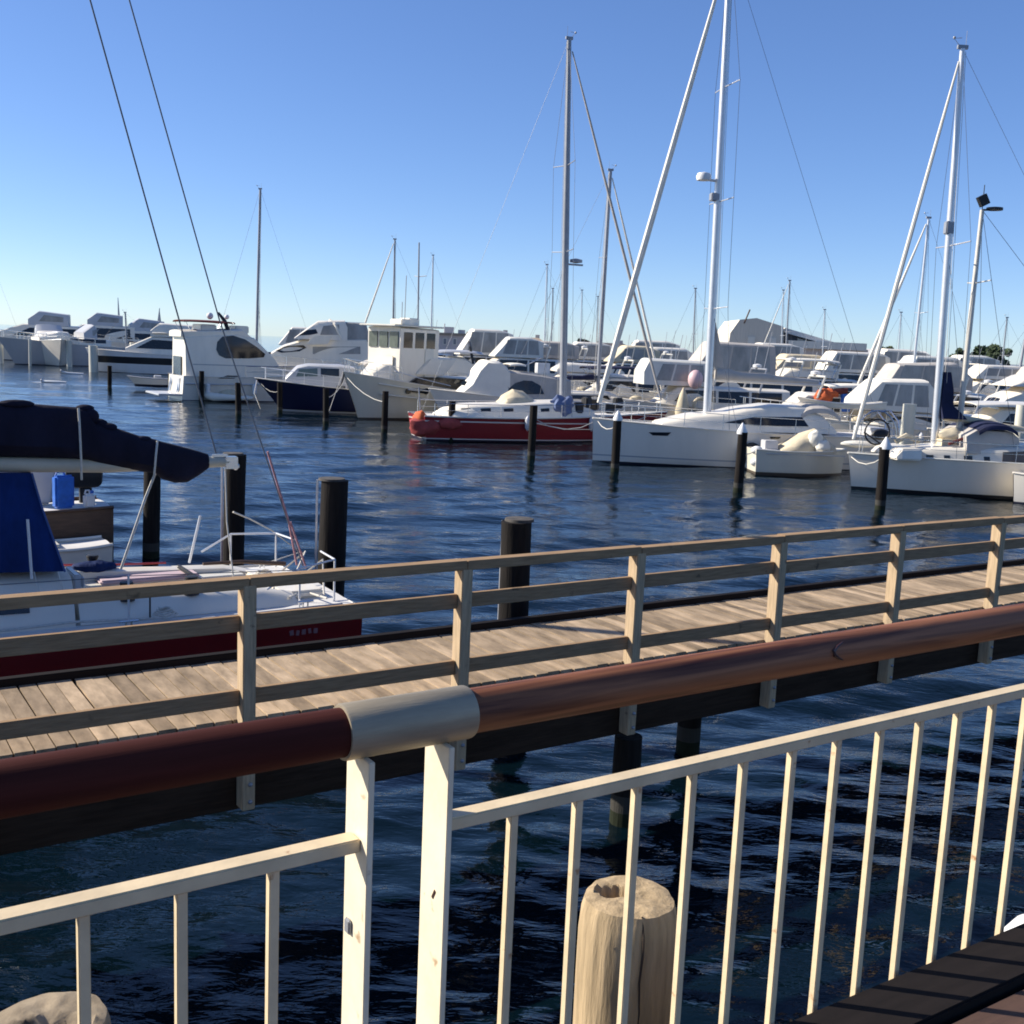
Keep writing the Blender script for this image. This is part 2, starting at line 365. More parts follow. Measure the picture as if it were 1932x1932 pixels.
# bollard piles in front of the railing
def bollard(name, label, px, py, z, r, seed, hole):
    c = gp(px, py, z); rnd = random.Random(seed)
    m = mat('grey_bollard_timber', (.31, .245, .165), .9, spec=.15, var=.35, scale=9, bump=.012, spots=(7, .6, (.07, .055, .04))) if seed == 9 else mat('bleached_bollard_timber', (.42, .31, .18), .88, spec=.15, var=.30, scale=7, stretch=(5, 5, .5), bump=.012, spots=(5, .70, (.10, .07, .045)))
    o = thing(name, label, 'bollard', (c.x, c.y, 0))
    n = 48; ph = [rnd.uniform(0, 6.28) for _ in range(4)]
    def rad(a, zz): return 1 + .025 * math.sin(3 * a + ph[0] + zz * .8) + .014 * math.sin(7 * a + ph[1] - zz) + .012 * math.sin(13 * a + ph[2])
    prof = [(1.0, -1.0), (1.02, .4), (1.03, 1.0), (1.0, 1.5), (1.0, z - .25), (.99, z - .10), (.955, z - .035), (.90, z - .006)]
    rings = [[Vector((r * k * rad(2 * PI * j / n, zz) * math.cos(2 * PI * j / n), r * k * rad(2 * PI * j / n, zz) * math.sin(2 * PI * j / n), zz)) for j in range(n)] for k, zz in prof]
    for k in (.74, .62, .5, .38, .26, .14, .02):
        ring = []
        for j in range(n):
            a = 2 * PI * j / n; x = r * k * math.cos(a); y = r * k * math.sin(a); zz = z + .004 * math.sin(5 * a) * k
            if hole:
                d = math.hypot((x - hole[0]) / hole[2], (y - hole[1]) / hole[3])
                zz -= (.07 if seed == 4 else .022) * max(0, min(1, (1.15 - d) / .3)); zz -= .006 * noise.noise(Vector((x * 40, y * 40, seed)))
            zz -= .01 * max(0, 1 - abs(math.sin(a - ph[3])) * 14) * k
            ring.append(Vector((x, y, zz)))
        rings.append(ring)
    b = MB(); b.loft(rings); b.build('timber', m, o, True)
    kd = mat('dark_check', (.045, .03, .02), .9)
    ks = ((-2.05, z - .42, .016, .036), (-1.72, z - .62, .012, .08), (-1.98, z - .66, .010, .022)) if hole else ((-1.2, z - .2, .01, .03),)
    for a, zz, wv, hv in ks:
        rr = r * rad(a, zz) * 1.0
        pts = []; mb = MB()
        for j in range(14):
            t = 2 * PI * j / 14
            aa = a + wv / rr * math.cos(t); z2 = zz + hv * math.sin(t); q = r * rad(aa, z2) * 1.012
            pts.append((q * math.cos(aa), q * math.sin(aa), z2))
        mb.prism(pts, (-.02 * math.cos(a), -.02 * math.sin(a), 0)); mb.build('knot', kd, o)
    a = -1.38
    part('crack', kd, o, lambda b: b.tube([(r * .86 * math.cos(a), r * .86 * math.sin(a), z - .002)] + [(r * rad(a, zz) * 1.002 * math.cos(a + .02 * math.sin(zz * 30)), r * rad(a, zz) * 1.002 * math.sin(a + .02 * math.sin(zz * 30)), zz) for zz in (z - .06, z - .12, z - .2, z - .3, z - .42)], [.003, .0035, .004, .0035, .0025, .001], 6))
    return o
bollard('bollard', 'bleached round timber bollard with a rotted hole in its top, behind the railing bars', 1188, 1688, 2.66, .150, 4, (-.045, .02, .048, .032))
bollard('bollard', 'cut-off bleached timber bollard behind the leftmost bar, only its cracked top in view', 92, 1925, 2.60, .150, 9, (.03, -.02, .075, .045))
c = gp(1975, 1790, 2.35)
o = thing('capped_pile', 'pile with a rounded white cap beyond the last railing bars', 'pile', (c.x, c.y, 0))
part('cap', cap, o, lambda b: b.lathe([(.165, 2.1), (.165, 2.3), (.15, 2.36), (.11, 2.42), (.05, 2.45), (.01, 2.46)], n=28), True)
part('shaft', pilem, o, lambda b: b.lathe([(.15, -1.2), (.15, 2.1)], n=24), True)

# ------------------------------------------------------------------ mooring piles
def pile(label, p, top, r, capped, group, m=None, name='mooring_pile', strip=True):
    o = thing(name, label, 'pile', (p.x, p.y, 0), random.uniform(0, 6), group)
    def shf(b):
        n = 20; k = 14; sd = random.random() * 50; lx, ly = random.uniform(-.02, .02), random.uniform(-.02, .02)
        b.loft([[Vector((rr * math.cos(a) + lx * z, rr * math.sin(a) + ly * z, z)) for a in [2 * PI * j / n for j in range(n)] for rr in [r * (1.03 - .03 * i / k) * (1 + .05 * noise.noise(Vector((math.cos(a) * 1.6, math.sin(a) * 1.6, z * .9 + sd))))]] for i, z in [(i, lerp(-1.5, top, i / k)) for i in range(k + 1)]])
    part('shaft', m or pilem, o, shf, True)
    if capped: part('cap', cap, o, lambda b: b.lathe([(r * 1.12, top - .06), (r * 1.12, top + .03), (r * .5, top + .2), (.02, top + .3)], n=16), True)
    elif strip: part('head_ring', mat('weathered_pile_head', (.075, .065, .055), .9, var=.5, scale=12), o, lambda b: b.lathe([(r * .99, top + .001), (r * .95, top + .03), (r * .3, top + .035), (.01, top + .036)], n=18), True)
    return o
G = 'dark piles in the near water'
for lab, px, yt, Y, r in (('tall dark pile at the boom end of the moored red sailboat', 440, 858, 17.5, .165),
                          ('dark pile standing behind the red sailboat stern', 626, 906, 15.6, .195),
                          ('dark pile just behind the jetty, right of the red sailboat', 980, 983, 11.9, .165)):
    p = dp(px, yt, Y); pl = pile(lab, p, p.z, r, False, G)
    part('guide_rail', alu, pl, lambda b: b.box((0, 0, 0), (.03, .03, p.z + .6))).location = (-(r + .012) * math.cos(pl.rotation_euler.z), (r + .012) * math.sin(pl.rotation_euler.z), p.z / 2 - .3)
p = gp(285, 1052); pile('dark pile seen under the sail cover of the red sailboat', p, dp(285, 870, p.y).z, .155, False, G)
GC = 'white-capped berth piles in a row'
for lab, px, yb, yt, c in (
        ('white-capped dark pile in front of the white bow of the racing yacht', 1160, 890, 790, 1),
        ('white-capped dark pile beside the tyre-fendered stern of the white racing yacht', 1392, 928, 815, 1),
        ('white-capped dark pile in front of the white ketch hull, nearest on the right', 1660, 962, 843, 1),
        ('dark pile in front of the right half of the red hull', 1002, 866, 765, 0),
        ('dark pile in front of the left half of the red hull', 850, 832, 757, 0),
        ('dark pile before the middle of the cream trawler hull', 725, 815, 738, 0),
        ('dark pile where the navy hull meets the trawler bow', 615, 800, 733, 0),
        ('slim dark pile before the bow of the navy hull', 528, 778, 722, 0),
        ('dark pile by the inflatable tender left of the navy hull', 450, 785, 722, 0),
        ('dark pile before the side of the tall white cruiser', 380, 758, 700, 0),
        ('short dark pile at the swim platform of the tall white cruiser', 321, 750, 705, 0),
        ('lone dark pile in open water on the far left', 207, 735, 690, 0)):
    p = gp(px, yb); pile(lab, p, dp(px, yt, p.y).z, .15, c, GC, strip=False)
# ------------------------------------------------------------------ boats
GB = 'boats moored in the marina'
class Boat:
    def __init__(s, name, label, cat, bow, heading, L, B, fb, fs, hm, rake=.6, tr=.1, p=2.4, ts=.75, wr=.86, dm=None, group=GB, toe=None, zsag=.1, deck=True, at=None):
        s.o = Vector(at) if at is not None else gp(*bow)
        s.h = math.radians(heading); s.root = thing(name, label, cat, s.o, s.h, group)
        s.f = Vector((math.cos(s.h), math.sin(s.h), 0)); s.n = Vector((-math.sin(s.h), math.cos(s.h), 0))
        s.L, s.B, s.fb, s.fs, s.rake, s.tr, s.p, s.ts, s.zsag = L, B, fb, fs, rake, tr, p, ts, zsag
        n = 22; rings = []; s.st = []
        for i in range(n + 1):
            t = (i / n) ** .85
            ys = s.hbt(t); yw = max(.015, ys * wr * (1 - .35 * max(0, (t - .5) / .5) ** 1.5)); xw = -L * (1 - t)
            zs = s.zt(t); xs = xw + rake * max(0, (t - .45) / .55) ** 1.6 - tr * max(0, 1 - t * 5)
            if t > .999: yw = .012
            s.st.append((xs, ys, zs))
            pr = []
            for k in (1, .86, .66, .45, .22, 0): pr.append((lerp(xw, xs, k ** 1.1), lerp(yw, ys, k ** .85), zs * k))
            pr.append((xw - .05 * rake, yw * .7, -.25)); pr.append((xw - .1 * rake, .01, -.5))
            rings.append([Vector((x, y, z)) for x, y, z in pr] + [Vector((x, -y, z)) for x, y, z in pr[::-1]])
        b = MB(); b.loft(rings, False, False); m = len(rings[0])
        b.f.append(tuple(range(m))); s.hull = b.build('hull', hm, s.root, True)
        if deck:
            b = MB(); rg = []
            for x, y, z in s.st: rg.append([Vector((x, y * k, z - .03 + .05 * (1 - k * k))) for k in (.985, .5, 0, -.5, -.985)])
            b.loft(rg, False, False); b.build('deck', dm or deckm, s.root, True)
        if toe:
            b = MB()
            for sg in (1, -1): b.tube([(x, y * sg, z + .015) for x, y, z in s.st], .035, 6)
            b.build('toe_rail', toe, s.root)
    def hbt(s, t):
        if t < .42: k = s.ts + (1 - s.ts) * math.sin(PI / 2 * t / .42)
        else: k = 1 - ((t - .42) / .58) ** s.p
        return max(.02, s.B / 2 * k)
    def zt(s, t): return lerp(s.fs, s.fb, t ** 1.5) - s.zsag * math.sin(PI * t) * .6
    def hb(s, x):
        for (x0, y0, z0), (x1, y1, z1) in zip(s.st, s.st[1:]):
            if x <= x1: return lerp(y0, y1, max(0, (x - x0) / max(1e-6, x1 - x0)))
        return .02
    def sheer(s, x):
        for (x0, y0, z0), (x1, y1, z1) in zip(s.st, s.st[1:]):
            if x <= x1: return lerp(z0, z1, max(0, (x - x0) / max(1e-6, x1 - x0)))
        return s.fb
    def px(s, x, y, off=0.0):
        d = ray(x, y); e = Vector((0, 0, EYE))
        t = (off - (e - s.o).dot(s.n)) / d.dot(s.n); p = e + d * t - s.o
        return (p.dot(s.f), p.z)
    def pt(s, x, y, off=0.0):
        a, z = s.px(x, y, off); return Vector((a, off, z))
    # a deckhouse lofted under a top line [(x,z)...]; zb floor; hw half width at floor
    def house(s, name, m, top, zb, hw, tumble=.86, margin=.25, camber=.08, parent=None, free=False, flare=0):
        top = sorted(top)
        xs = []
        for (x0, z0), (x1, z1) in zip(top, top[1:]):
            k = max(1, int(abs(x1 - x0) / .5))
            xs += [(lerp(x0, x1, i / k), lerp(z0, z1, i / k)) for i in range(k)]
        xs.append(top[-1])
        H = dict(top=top, zb=zb, hw=hw, tumble=tumble, margin=margin, camber=camber, free=free)
        rg = []
        for x, z in xs:
            z = max(z, zb + .03); w = s.wb(H, x); wt = w * (1 - (1 - tumble) * min(1, (z - zb) / max(.3, max(q for _, q in top) - zb)))
            wm = lerp(w, wt, .55)
            pr = [(w, zb), (wm, lerp(zb, z, .55)), (wt, z - min(.07, (z - zb) * .3)), (wt - .08, z), (wt * .5, z + camber * .75), (0, z + camber)]
            rg.append([Vector((x, y, q)) for y, q in pr] + [Vector((x, -y, q)) for y, q in pr[-2::-1]])
        b = MB(); b.loft(rg, False, False); n = len(rg[0])
        b.f.append(tuple(range(n))); b.f.append(tuple(range((len(rg) - 1) * n, len(rg) * n))[::-1])
        H['ob'] = b.build(name, m, parent or s.root, True)
        return H
    def wb(s, H, x): return H['hw'] if H['free'] else max(.12, min(H['hw'], s.hb(x) - H['margin']))
    def ztop(s, H, x):
        for (x0, z0), (x1, z1) in zip(H['top'], H['top'][1:]):
            if x0 <= x <= x1: return lerp(z0, z1, (x - x0) / max(1e-6, x1 - x0))
        return H['top'][-1][1] if x > H['top'][-1][0] else H['top'][0][1]
    def side(s, H, poly, m=None, name='window', both=True, parent=None, out=.014):
        m = m or glass
        P = []
        for i in range(len(poly)):
            (x0, z0), (x1, z1) = poly[i], poly[(i + 1) % len(poly)]; k = max(1, int(abs(x1 - x0) / .45))
            P += [(lerp(x0, x1, j / k), lerp(z0, z1, j / k)) for j in range(k)]
        zmax = max(q for _, q in H['top'])
        for sg in ((1, -1) if both else (1,)):
            pts = []
            for x, z in P:
                w = s.wb(H, x); y = w * (1 - (1 - H['tumble']) * max(0, min(1, (z - H['zb']) / max(.3, zmax - H['zb'])))) + out
                pts.append(Vector((x, y * sg, z)))
            b = MB(); b.prism(pts, (0, -.03 * sg, 0)); b.build(name, m, parent or H['ob'])
    def front(s, H, x0, x1, n=3, wk=.86, m=None, name='windscreen', gap=.06):
        b = MB()
        w = min(s.wb(H, x0), s.wb(H, x1)) * H['tumble'] * wk
        for k in range(n):
            ya = lerp(-w, w, k / n) + gap / 2; yb = lerp(-w, w, (k + 1) / n) - gap / 2
            pts = []
            for x in (x0, x1):
                for y in (ya, yb):
                    f = 1 - abs(y) / max(w, .1); pts.append(Vector((x, y, s.ztop(H, x) + H['camber'] * min(1, f + .25) * .9 + .03)))
            q = [pts[0], pts[1], pts[3], pts[2]]
            b.prism(q, (-.02 if x1 > x0 else .02, 0, -.03))
        b.build(name, m or glass, H['ob'])
    def rail(s, x0, x1, h=.65, m=None, n=7, name='guardrail', r=.017, levels=(1, .5), close=False, inset=.06):
        b = MB()
        for sg in (1, -1):
            pts = []
            for i in range(n):
                x = lerp(x0, x1, i / (n - 1)); y = max(.03, s.hb(x) - inset) * sg; z = s.sheer(x)
                pts.append((x, y, z)); b.tube([(x, y, z - .02), (x, y, z + h)], r, 5)
            for l in levels: b.tube([(x, y, z + h * l) for x, y, z in pts], r * (1 if l == 1 else .6), 5)
            if close and sg == 1: b.tube([(pts[-1][0], pts[-1][1], pts[-1][2] + h), (pts[-1][0] + .25, 0, pts[-1][2] + h + .03), (pts[-1][0], -pts[-1][1], pts[-1][2] + h)], r, 5)
        b.build(name, m or steel, s.root)
    def tubes(s, name, m, paths, r=.02, parent=None, n=6):
        b = MB()
        for p in paths: b.tube(p, r, n)
        return b.build(name, m, parent or s.root, True)
    def canopy(s, name, m, x0, x1, hw, z, crown=.15, droop=.2, th=.03, rake=0.0, parent=None, legs=None, legz=None):
        rg = []
        for i in range(7):
            t = i / 6; x = lerp(x0, x1, t); e = -droop * (abs(2 * t - 1) ** 3)
            R = [Vector((x, hw * math.cos(PI * j / 10), z + rake * (t - .5) + e + crown * math.sin(PI * j / 10) ** .6)) for j in range(11)]
            rg.append(R + [p - Vector((0, 0, th)) for p in R[::-1]])
        b = MB(); b.loft(rg); o = b.build(name, m, parent or s.root, True)
        if legs:
            for x in legs:
                for sg in (1, -1): s.tubes('canopy_leg', steel, [[(lerp(x, (x0 + x1) / 2, .25), hw * sg * .98, legz), (x, hw * sg * .98, z - droop * .3)]], .02, o, 5)
        return o
    def box(s, name, m, c, d, bevel=.02, rz=0, tilt=None, parent=None):
        return part(name, m, parent or s.root, lambda b: b.box(c, d, rz, tilt), bevel=bevel)
    def mast(s, x, zb, top, r=.08, m=None, spread=(.45, .7), sw=1.0, stays=True, bow=None, stern=None, furl=None, hm=None, wr=.009, head=True, furlm=None, sxs=None):
        """top: (x,z)"""
        m = m or alu; tx, tz = top
        if not isinstance(r, list): r = [r, r, r * .8]
        o = s.tubes('mast', m, [[(x, 0, zb), (lerp(x, tx, .5), 0, lerp(zb, tz, .5)), (tx, 0, tz)]], r, n=10)
        for q in spread:
            X, Z = lerp(x, tx, q), lerp(zb, tz, q)
            s.tubes('spreader', m, [[(X, 0, Z), (X - .15, sw, Z + .06)], [(X, 0, Z), (X - .15, -sw, Z + .06)]], .022, o)
        if head:
            b = MB(); b.box((tx, 0, tz + .05), (.34, .1, .12)); b.tube([(tx - .1, 0, tz), (tx - .1, 0, tz + .55)], .008, 4); b.tube([(tx + .1, 0, tz + .08), (tx + .3, 0, tz + .3), (tx + .05, 0, tz + .33)], .012, 4); b.ball((tx + .3, 0, tz + .32), .05, n=8, m=4)
            b.build('masthead', alud, o)
        if head:
            s.tubes('halyard', wirel if r[0] > .1 else wire, [[(x - .25, .12, zb + .2), (tx - .1, .05, tz - .1), (tx - .1, -.05, tz - .1), (x - .3, -.16, zb + .2)]], .0085, o, 4)
        if stays:
            bx = bow or (s.st[-1][0] - .05, s.fb + .05); sx = stern or (s.st[0][0], s.fs + .05)
            if furl:
                k = .97; s.tubes('furled_sail', furlm or cwhite, [[(lerp(bx[0], tx, q), 0, lerp(bx[1], tz, q)) for q in (.03, .2, .4, .6, .8, k)]], [furl * .8, furl * 1.15, furl * 1.1, furl, furl * .8, furl * .45], n=8)
            else: s.tubes('forestay', wire, [[(bx[0], 0, bx[1]), (tx, 0, tz)]], wr, n=5)
            s.tubes('backstay', wire, [[(sx[0], 0, sx[1]), (tx, 0, tz)]], wr * .7, n=5)
            P = []
            for sg in (1, -1):
                yb = max(.3, s.hb(x - .3) - .05) * sg; zd = s.sheer(x)
                last = (x - .25, yb, zd)
                pth = [last]
                for q in spread: pth.append((lerp(x, tx, q) - .15, sw * sg, lerp(zb, tz, q) + .06))
                pth.append((tx, 0, tz)); P.append(pth)
                P.append([(x - .6, yb, zd), (lerp(x, tx, spread[0]), 0, lerp(zb, tz, spread[0]))])
            s.tubes('shroud', wire, P, wr * .8, n=5)
        return o
    def boom(s, x0, z0, x1, z1, cm=None, h=.35, r=.07, m=None):
        o = s.tubes('boom', m or alu, [[(x0, 0, z0), (x1, 0, z1)]], r, n=8)
        if cm:
            rg = []
            for i in range(9):
                t = i / 8; x = lerp(x0, x1, t * .97); z = lerp(z0, z1, t * .97); hh = h * (1 - .55 * t) * (.9 + .1 * math.sin(i * 2.1)); w = .16 * (1 - .35 * t)
                rg.append([Vector((x, w * math.cos(a), z + hh * .45 + hh * .6 * math.sin(a))) for a in [2 * PI * j / 10 for j in range(10)]])
            b = MB(); b.loft(rg); b.build('sail_cover', cm, o, True)
        return o
    def fender(s, x, z=.45, sg=1, m=None, r=.12, l=.5):
        part('fender', m or cap, s.root, lambda b: (b.lathe([(.02, l / 2 + .05), (r, l * .35), (r, -l * .35), (.02, -l / 2 - .05)], (x, (s.hb(x) + r) * sg, z), n=10), b.tube([(x, (s.hb(x) + r * .6) * sg, z + l / 2), (x, s.hb(x) * sg, s.sheer(x))], .012, 4)), True)
    def text(s, body, x, z, size, m, sg=1):
        cu = bpy.data.curves.new('lettering', 'FONT'); cu.body = body; cu.size = size; cu.extrude = .004
        tmp = bpy.data.objects.new('tmp', cu); COL.objects.link(tmp)
        me = bpy.data.meshes.new_from_object(tmp.evaluated_get(bpy.context.evaluated_depsgraph_get()))
        bpy.data.objects.remove(tmp); me.materials.append(m)
        o = bpy.data.objects.new('lettering', me); COL.objects.link(o); o.parent = s.root
        o.rotation_euler = (PI / 2, 0, PI if sg > 0 else 0); o.location = (x, (s.hb(x) + .01) * sg, z)
        return o
def hullport(bt, poly, sg=1, m=None, name='port_window'):
    P = []
    for i in range(len(poly)):
        (x0, z0), (x1, z1) = poly[i], poly[(i + 1) % len(poly)]; k = max(1, int(abs(x1 - x0) / .3))
        P += [(lerp(x0, x1, j / k), lerp(z0, z1, j / k)) for j in range(k)]
    pts = []
    for x, z in P:
        ys = bt.hb(x); t = 1 + x / bt.L; yw = ys * bt.wr * (1 - .35 * max(0, (t - .5) / .5) ** 1.5)
        pts.append(Vector((x, (lerp(yw, ys, max(0, z / bt.sheer(x)) ** .85) + .018) * sg, z)))
    b = MB(); b.prism(pts, (0, -.03 * sg, 0)); return b.build(name, m or glass, bt.hull)
Boat.wr = .86
_init = Boat.__init__
def torus(b, c, R, r, ax, n=20, m=8):
    c = Vector(c); ax = Vector(ax).normalized(); u = ax.orthogonal().normalized(); v = ax.cross(u)
    rings = []
    for i in range(n + 1):
        a = 2 * PI * i / n; d = u * math.cos(a) + v * math.sin(a)
        rings.append([c + d * (R + r * math.cos(2 * PI * j / m)) + ax * r * math.sin(2 * PI * j / m) for j in range(m)])
    b.loft(rings, False)

# ================================================================== near sailboat beside the jetty
hm_near = mat('hull_maroon', (.21, .010, .012), .3, var=.12, scale=1.2, stripes=[(.70, .735, (.62, .58, .55)), (-2, .70, (.05, .012, .014)), (1.085, 2, (.62, .61, .58))], coat=.3)  # lowest band: shade below the white line put in as dark maroon
S0 = 5.63; LB = 9.5; QC = 13.15
nb = Boat('sailboat', 'white-decked sailboat with dark red hull and black sail cover moored behind the jetty', 'sailboat', None, 180 + 33.3, LB, 3.05, 1.2, 1.13, hm_near, rake=.9, tr=.0, p=2.2, ts=.93, wr=.93, zsag=.05, at=sq(S0 - LB, QC), group=GB)
def nx(s): return (S0 - LB) - s
root = nb.root
stan0 = mat('white_stanchion', (.70, .70, .70), .35, .2, var=.05)
# cockpit, coachroof and deck gear
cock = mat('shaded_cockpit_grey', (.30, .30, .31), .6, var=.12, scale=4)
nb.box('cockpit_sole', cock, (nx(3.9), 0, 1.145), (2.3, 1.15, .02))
for sg in (1, -1):
    part('coaming', gel, root, lambda b: b.loft([[Vector((nx(s), sg * (y), z)) for y, z in ((.60, 1.1), (.60, 1.1 + h), (.72, 1.13 + h), (.86, 1.08 + h), (.98, 1.12))] for s, h in ((5.0, .10), (4.6, .19), (3.4, .24), (2.5, .30))]), True)
    part('bench', gel2, root, lambda b: b.box((nx(3.7), sg * .47, 1.20), (2.2, .27, .1)), bevel=.02)
hs = nb.house('coachroof', gel, [(nx(2.45), 1.62), (nx(1.2), 1.66), (nx(-1.2), 1.58), (nx(-2.4), 1.2)], 1.1, .98, tumble=.84, margin=.35, camber=.06)
nb.side(hs, [(nx(2.0), 1.3), (nx(2.0), 1.47), (nx(.3), 1.48), (nx(.1), 1.32)])
nb.box('hatch', glass, (nx(1.5), 0, 1.73), (.6, .6, .04))
for s, y in ((3.02, .83), (3.02, -.83), (3.75, .80), (2.0, .60)):
    part('winch', black if s > 3 else steel, root, lambda b: b.lathe([(.09, 1.30), (.085, 1.36), (.055, 1.40), (.06, 1.46), (.075, 1.49), (.07, 1.51), (.01, 1.515)], (nx(s), y, .02), n=16), True)
nb.box('traveller', black, (nx(4.05), 0, 1.33), (.07, 1.5, .05))
nb.tubes('control_line', redp, [[(nx(2.6), -.9, 1.42), (nx(3.3), -.78, 1.40), (nx(3.9), -.76, 1.38)], [(nx(3.2), .2, 1.2), (nx(4.2), .35, 1.19), (nx(4.6), .1, 1.2)]], .012)
for pth_ in ([(nx(.6), 1.1, 1.2), (nx(1.8), 1.18, 1.2), (nx(2.4), 1.1, 1.2), (nx(3.3), 1.25, 1.19)], [(nx(4.9), .9, 1.2), (nx(5.2), .6, 1.19), (nx(5.3), 1.1, 1.2)]): nb.tubes('deck_line', wirel, [pth_], .014)
nb.box('stern_locker', gel, (nx(5.15), 0, 1.18), (.55, 1.5, .10), bevel=.03)
for s_, y_ in ((4.95, 1.28), (4.2, 1.36), (2.9, 1.40), (5.3, -1.1)):
    part('cleat', steel, root, lambda b: (b.tube([(nx(s_) - .1, y_, 1.23), (nx(s_) + .1, y_, 1.23)], .014), b.tube([(nx(s_) - .03, y_, 1.12), (nx(s_) - .03, y_, 1.23)], .012), b.tube([(nx(s_) + .03, y_, 1.12), (nx(s_) + .03, y_, 1.23)], .012)))
for s_, y_, rr_ in ((4.55, .35, .16), (3.35, 1.15, .13), (5.05, -.35, .15)):
    def coil(b, s_=s_, y_=y_, rr_=rr_):
        b.tube([(nx(s_) + rr_ * (1 - .012 * i) * math.cos(i * .55) * 1.1, y_ + rr_ * (1 - .012 * i) * math.sin(i * .55), 1.19 + .0018 * i + .01 * math.sin(i * 1.7)) for i in range(46)], .011, 5)
    part('rope_coil', wirel, root, coil)
nb.tubes('toe_track', alud, [[(nx(s_), nb.hb(nx(s_)) - .10, 1.17) for s_ in (5.4, 4.6, 3.8, 3.0, 2.0, 1.0, 0)]], .016)
nb.tubes('lifeline', wire, [[(nx(4.9), 1.22, 1.6), (nx(2.9), 1.40, 1.72), (nx(.8), 1.42, 1.74)]], .005)
nb.tubes('stanchion', stan0, [[(nx(2.9), 1.40, 1.12), (nx(2.9), 1.40, 1.73)]], .012)
part('tiller', brownt, root, lambda b: b.tube([(nx(5.2), 0, 1.42), (nx(4.6), .05, 1.5), (nx(4.1), .12, 1.52)], [.03, .025, .018]), True)
part('instrument_pod', gelg, root, lambda b: (b.box((nx(2.55), .35, 1.5), (.08, .5, .2)), b.box((nx(2.62), .35, 1.5), (.03, .4, .13))), bevel=.015)
part('cushion', mat('faded_pink_canvas', (.50, .38, .40), .85, var=.15, scale=3), root, lambda b: (b.box((nx(3.6), -.47, 1.275), (1.2, .30, .06)),), bevel=.02)
part('folded_towel', cblue, root, lambda b: lump(b, (nx(3.0), -.7, 1.4), .16, (1.6, .8, .5), seed=4), True)
# boom, sail cover
st = [(-330, 742, 858, .22), (-150, 748, 860, .23), (0, 758, 862, .22), (90, 764, 864, .21), (140, 768, 866, .20), (163, 772, 868, .20), (178, 797, 872, .19), (215, 806, 882, .18), (262, 822, 889, .17), (293, 829, 893, .16), (305, 833, 904, .16), (330, 839, 911, .15), (352, 845, 910, .13), (374, 851, 897, .10), (392, 857, 884, .07)]
b = MB(); rg = []
rn = random.Random(2)
for i, (x, yt, yb, hw) in enumerate(st):
    a, zt_ = nb.px(x, yt); _, zb_ = nb.px(x, yb); zc = (zt_ + zb_) / 2; hh = (zt_ - zb_) / 2
    rg.append([Vector((a, hw * (1 + .12 * math.sin(3 * t + i)) * math.cos(t) * (1.0 if math.sin(t) < 0 else .82), zc + hh * math.copysign(abs(math.sin(t)) ** .7, math.sin(t)))) for t in [2 * PI * j / 16 for j in range(16)]])
b.loft(rg); b.build('sail_cover', cblack, root, True)
part('sail_bunch', cblack, root, lambda b: [b.ball(nb.pt(x, y, o_), r_, sc_, 10, 7) for x, y, o_, r_, sc_ in ((172, 786, .05, .10, (.9, .8, .9)), (186, 800, -.02, .09, (1.2, .9, .7)), (160, 770, .0, .07, (1.5, 1, .6)), (30, 762, .05, .08, (2.4, 1, .6)), (205, 806, .04, .07, (1.4, 1, .7)), (270, 828, .03, .06, (1.6, 1, .6)))], True)
a0, z0 = nb.px(-330, 873); a1, z1 = nb.px(205, 878); a2, z2 = nb.px(430, 871)
bmx = mat('cream_boom', (.50, .45, .34), .5, var=.1)
nb.tubes('boom', bmx, [[(a0, 0, z0), (a1, 0, z1), (a2, 0, z2)]], [.085, .085, .062], n=14)
part('boom_end', steel, root, lambda b: (b.box((a2 - .03, 0, z2 - .01), (.16, .12, .15)), b.ball((a2 - .10, 0, z2 - .06), .05, n=8, m=5), b.box((a2 + .1, 0, z2 + .075), (.2, .04, .04))), bevel=.01)
nb.tubes('boom_lashing', wirel, [[nb.pt(148, 770, .19), nb.pt(150, 800, .235), nb.pt(153, 866, .2), nb.pt(154, 905, .1)], [nb.pt(297, 832, .1), nb.pt(294, 860, .19), nb.pt(291, 895, .13)]], .013)
p0 = nb.pt(293, 893, .05); p1 = nb.pt(228, 1074, .1)
nb.tubes('mainsheet', wirel, [[p0, nb.pt(275, 938, .06), p1]], .016)
nb.tubes('reef_line', wirel, [[nb.pt(425, 882, 0), nb.pt(428, 985, .1), nb.pt(445, 1128, .5)]], .009)
# blue boom tent
pt_ = lambda x, y, off: nb.pt(x, y, off)
tL, tR = pt_(-330, 896, .08), pt_(60, 893, .08); mR = pt_(78, 955, .35); bL, bR = pt_(-330, 1088, .85), pt_(122, 1078, .85)
rgs = []
for k in range(9):
    t = k / 8; e = math.sin(t * 9) * .02
    A = tL.lerp(tR, t); B = bL.lerp(bR, t); M = pt_(-330, 965, .42).lerp(mR, t) + Vector((0, e, 0))
    rgs.append([A, M, B, Vector((B.x, -B.y, B.z)), Vector((M.x, -M.y, M.z)), Vector((A.x, -A.y, A.z))])
b = MB(); b.loft(rgs); b.build('boom_tent', cblue, root, True)
nb.tubes('tent_seam', mat('pale_blue_webbing', (.05, .09, .22), .8), [[tL.lerp(tR, t) + Vector((0, .012, 0)), pt_(-330, 965, .435).lerp(mR + Vector((0, .015, 0)), t), bL.lerp(bR, t) + Vector((0, .012, 0))] for t in (1.0,)], .012)
for t_ in (.86, .97): nb.tubes('tent_tie', wirel, [[bL.lerp(bR, t_), bL.lerp(bR, t_) + Vector((-.03, .12, -.22))]], .007)
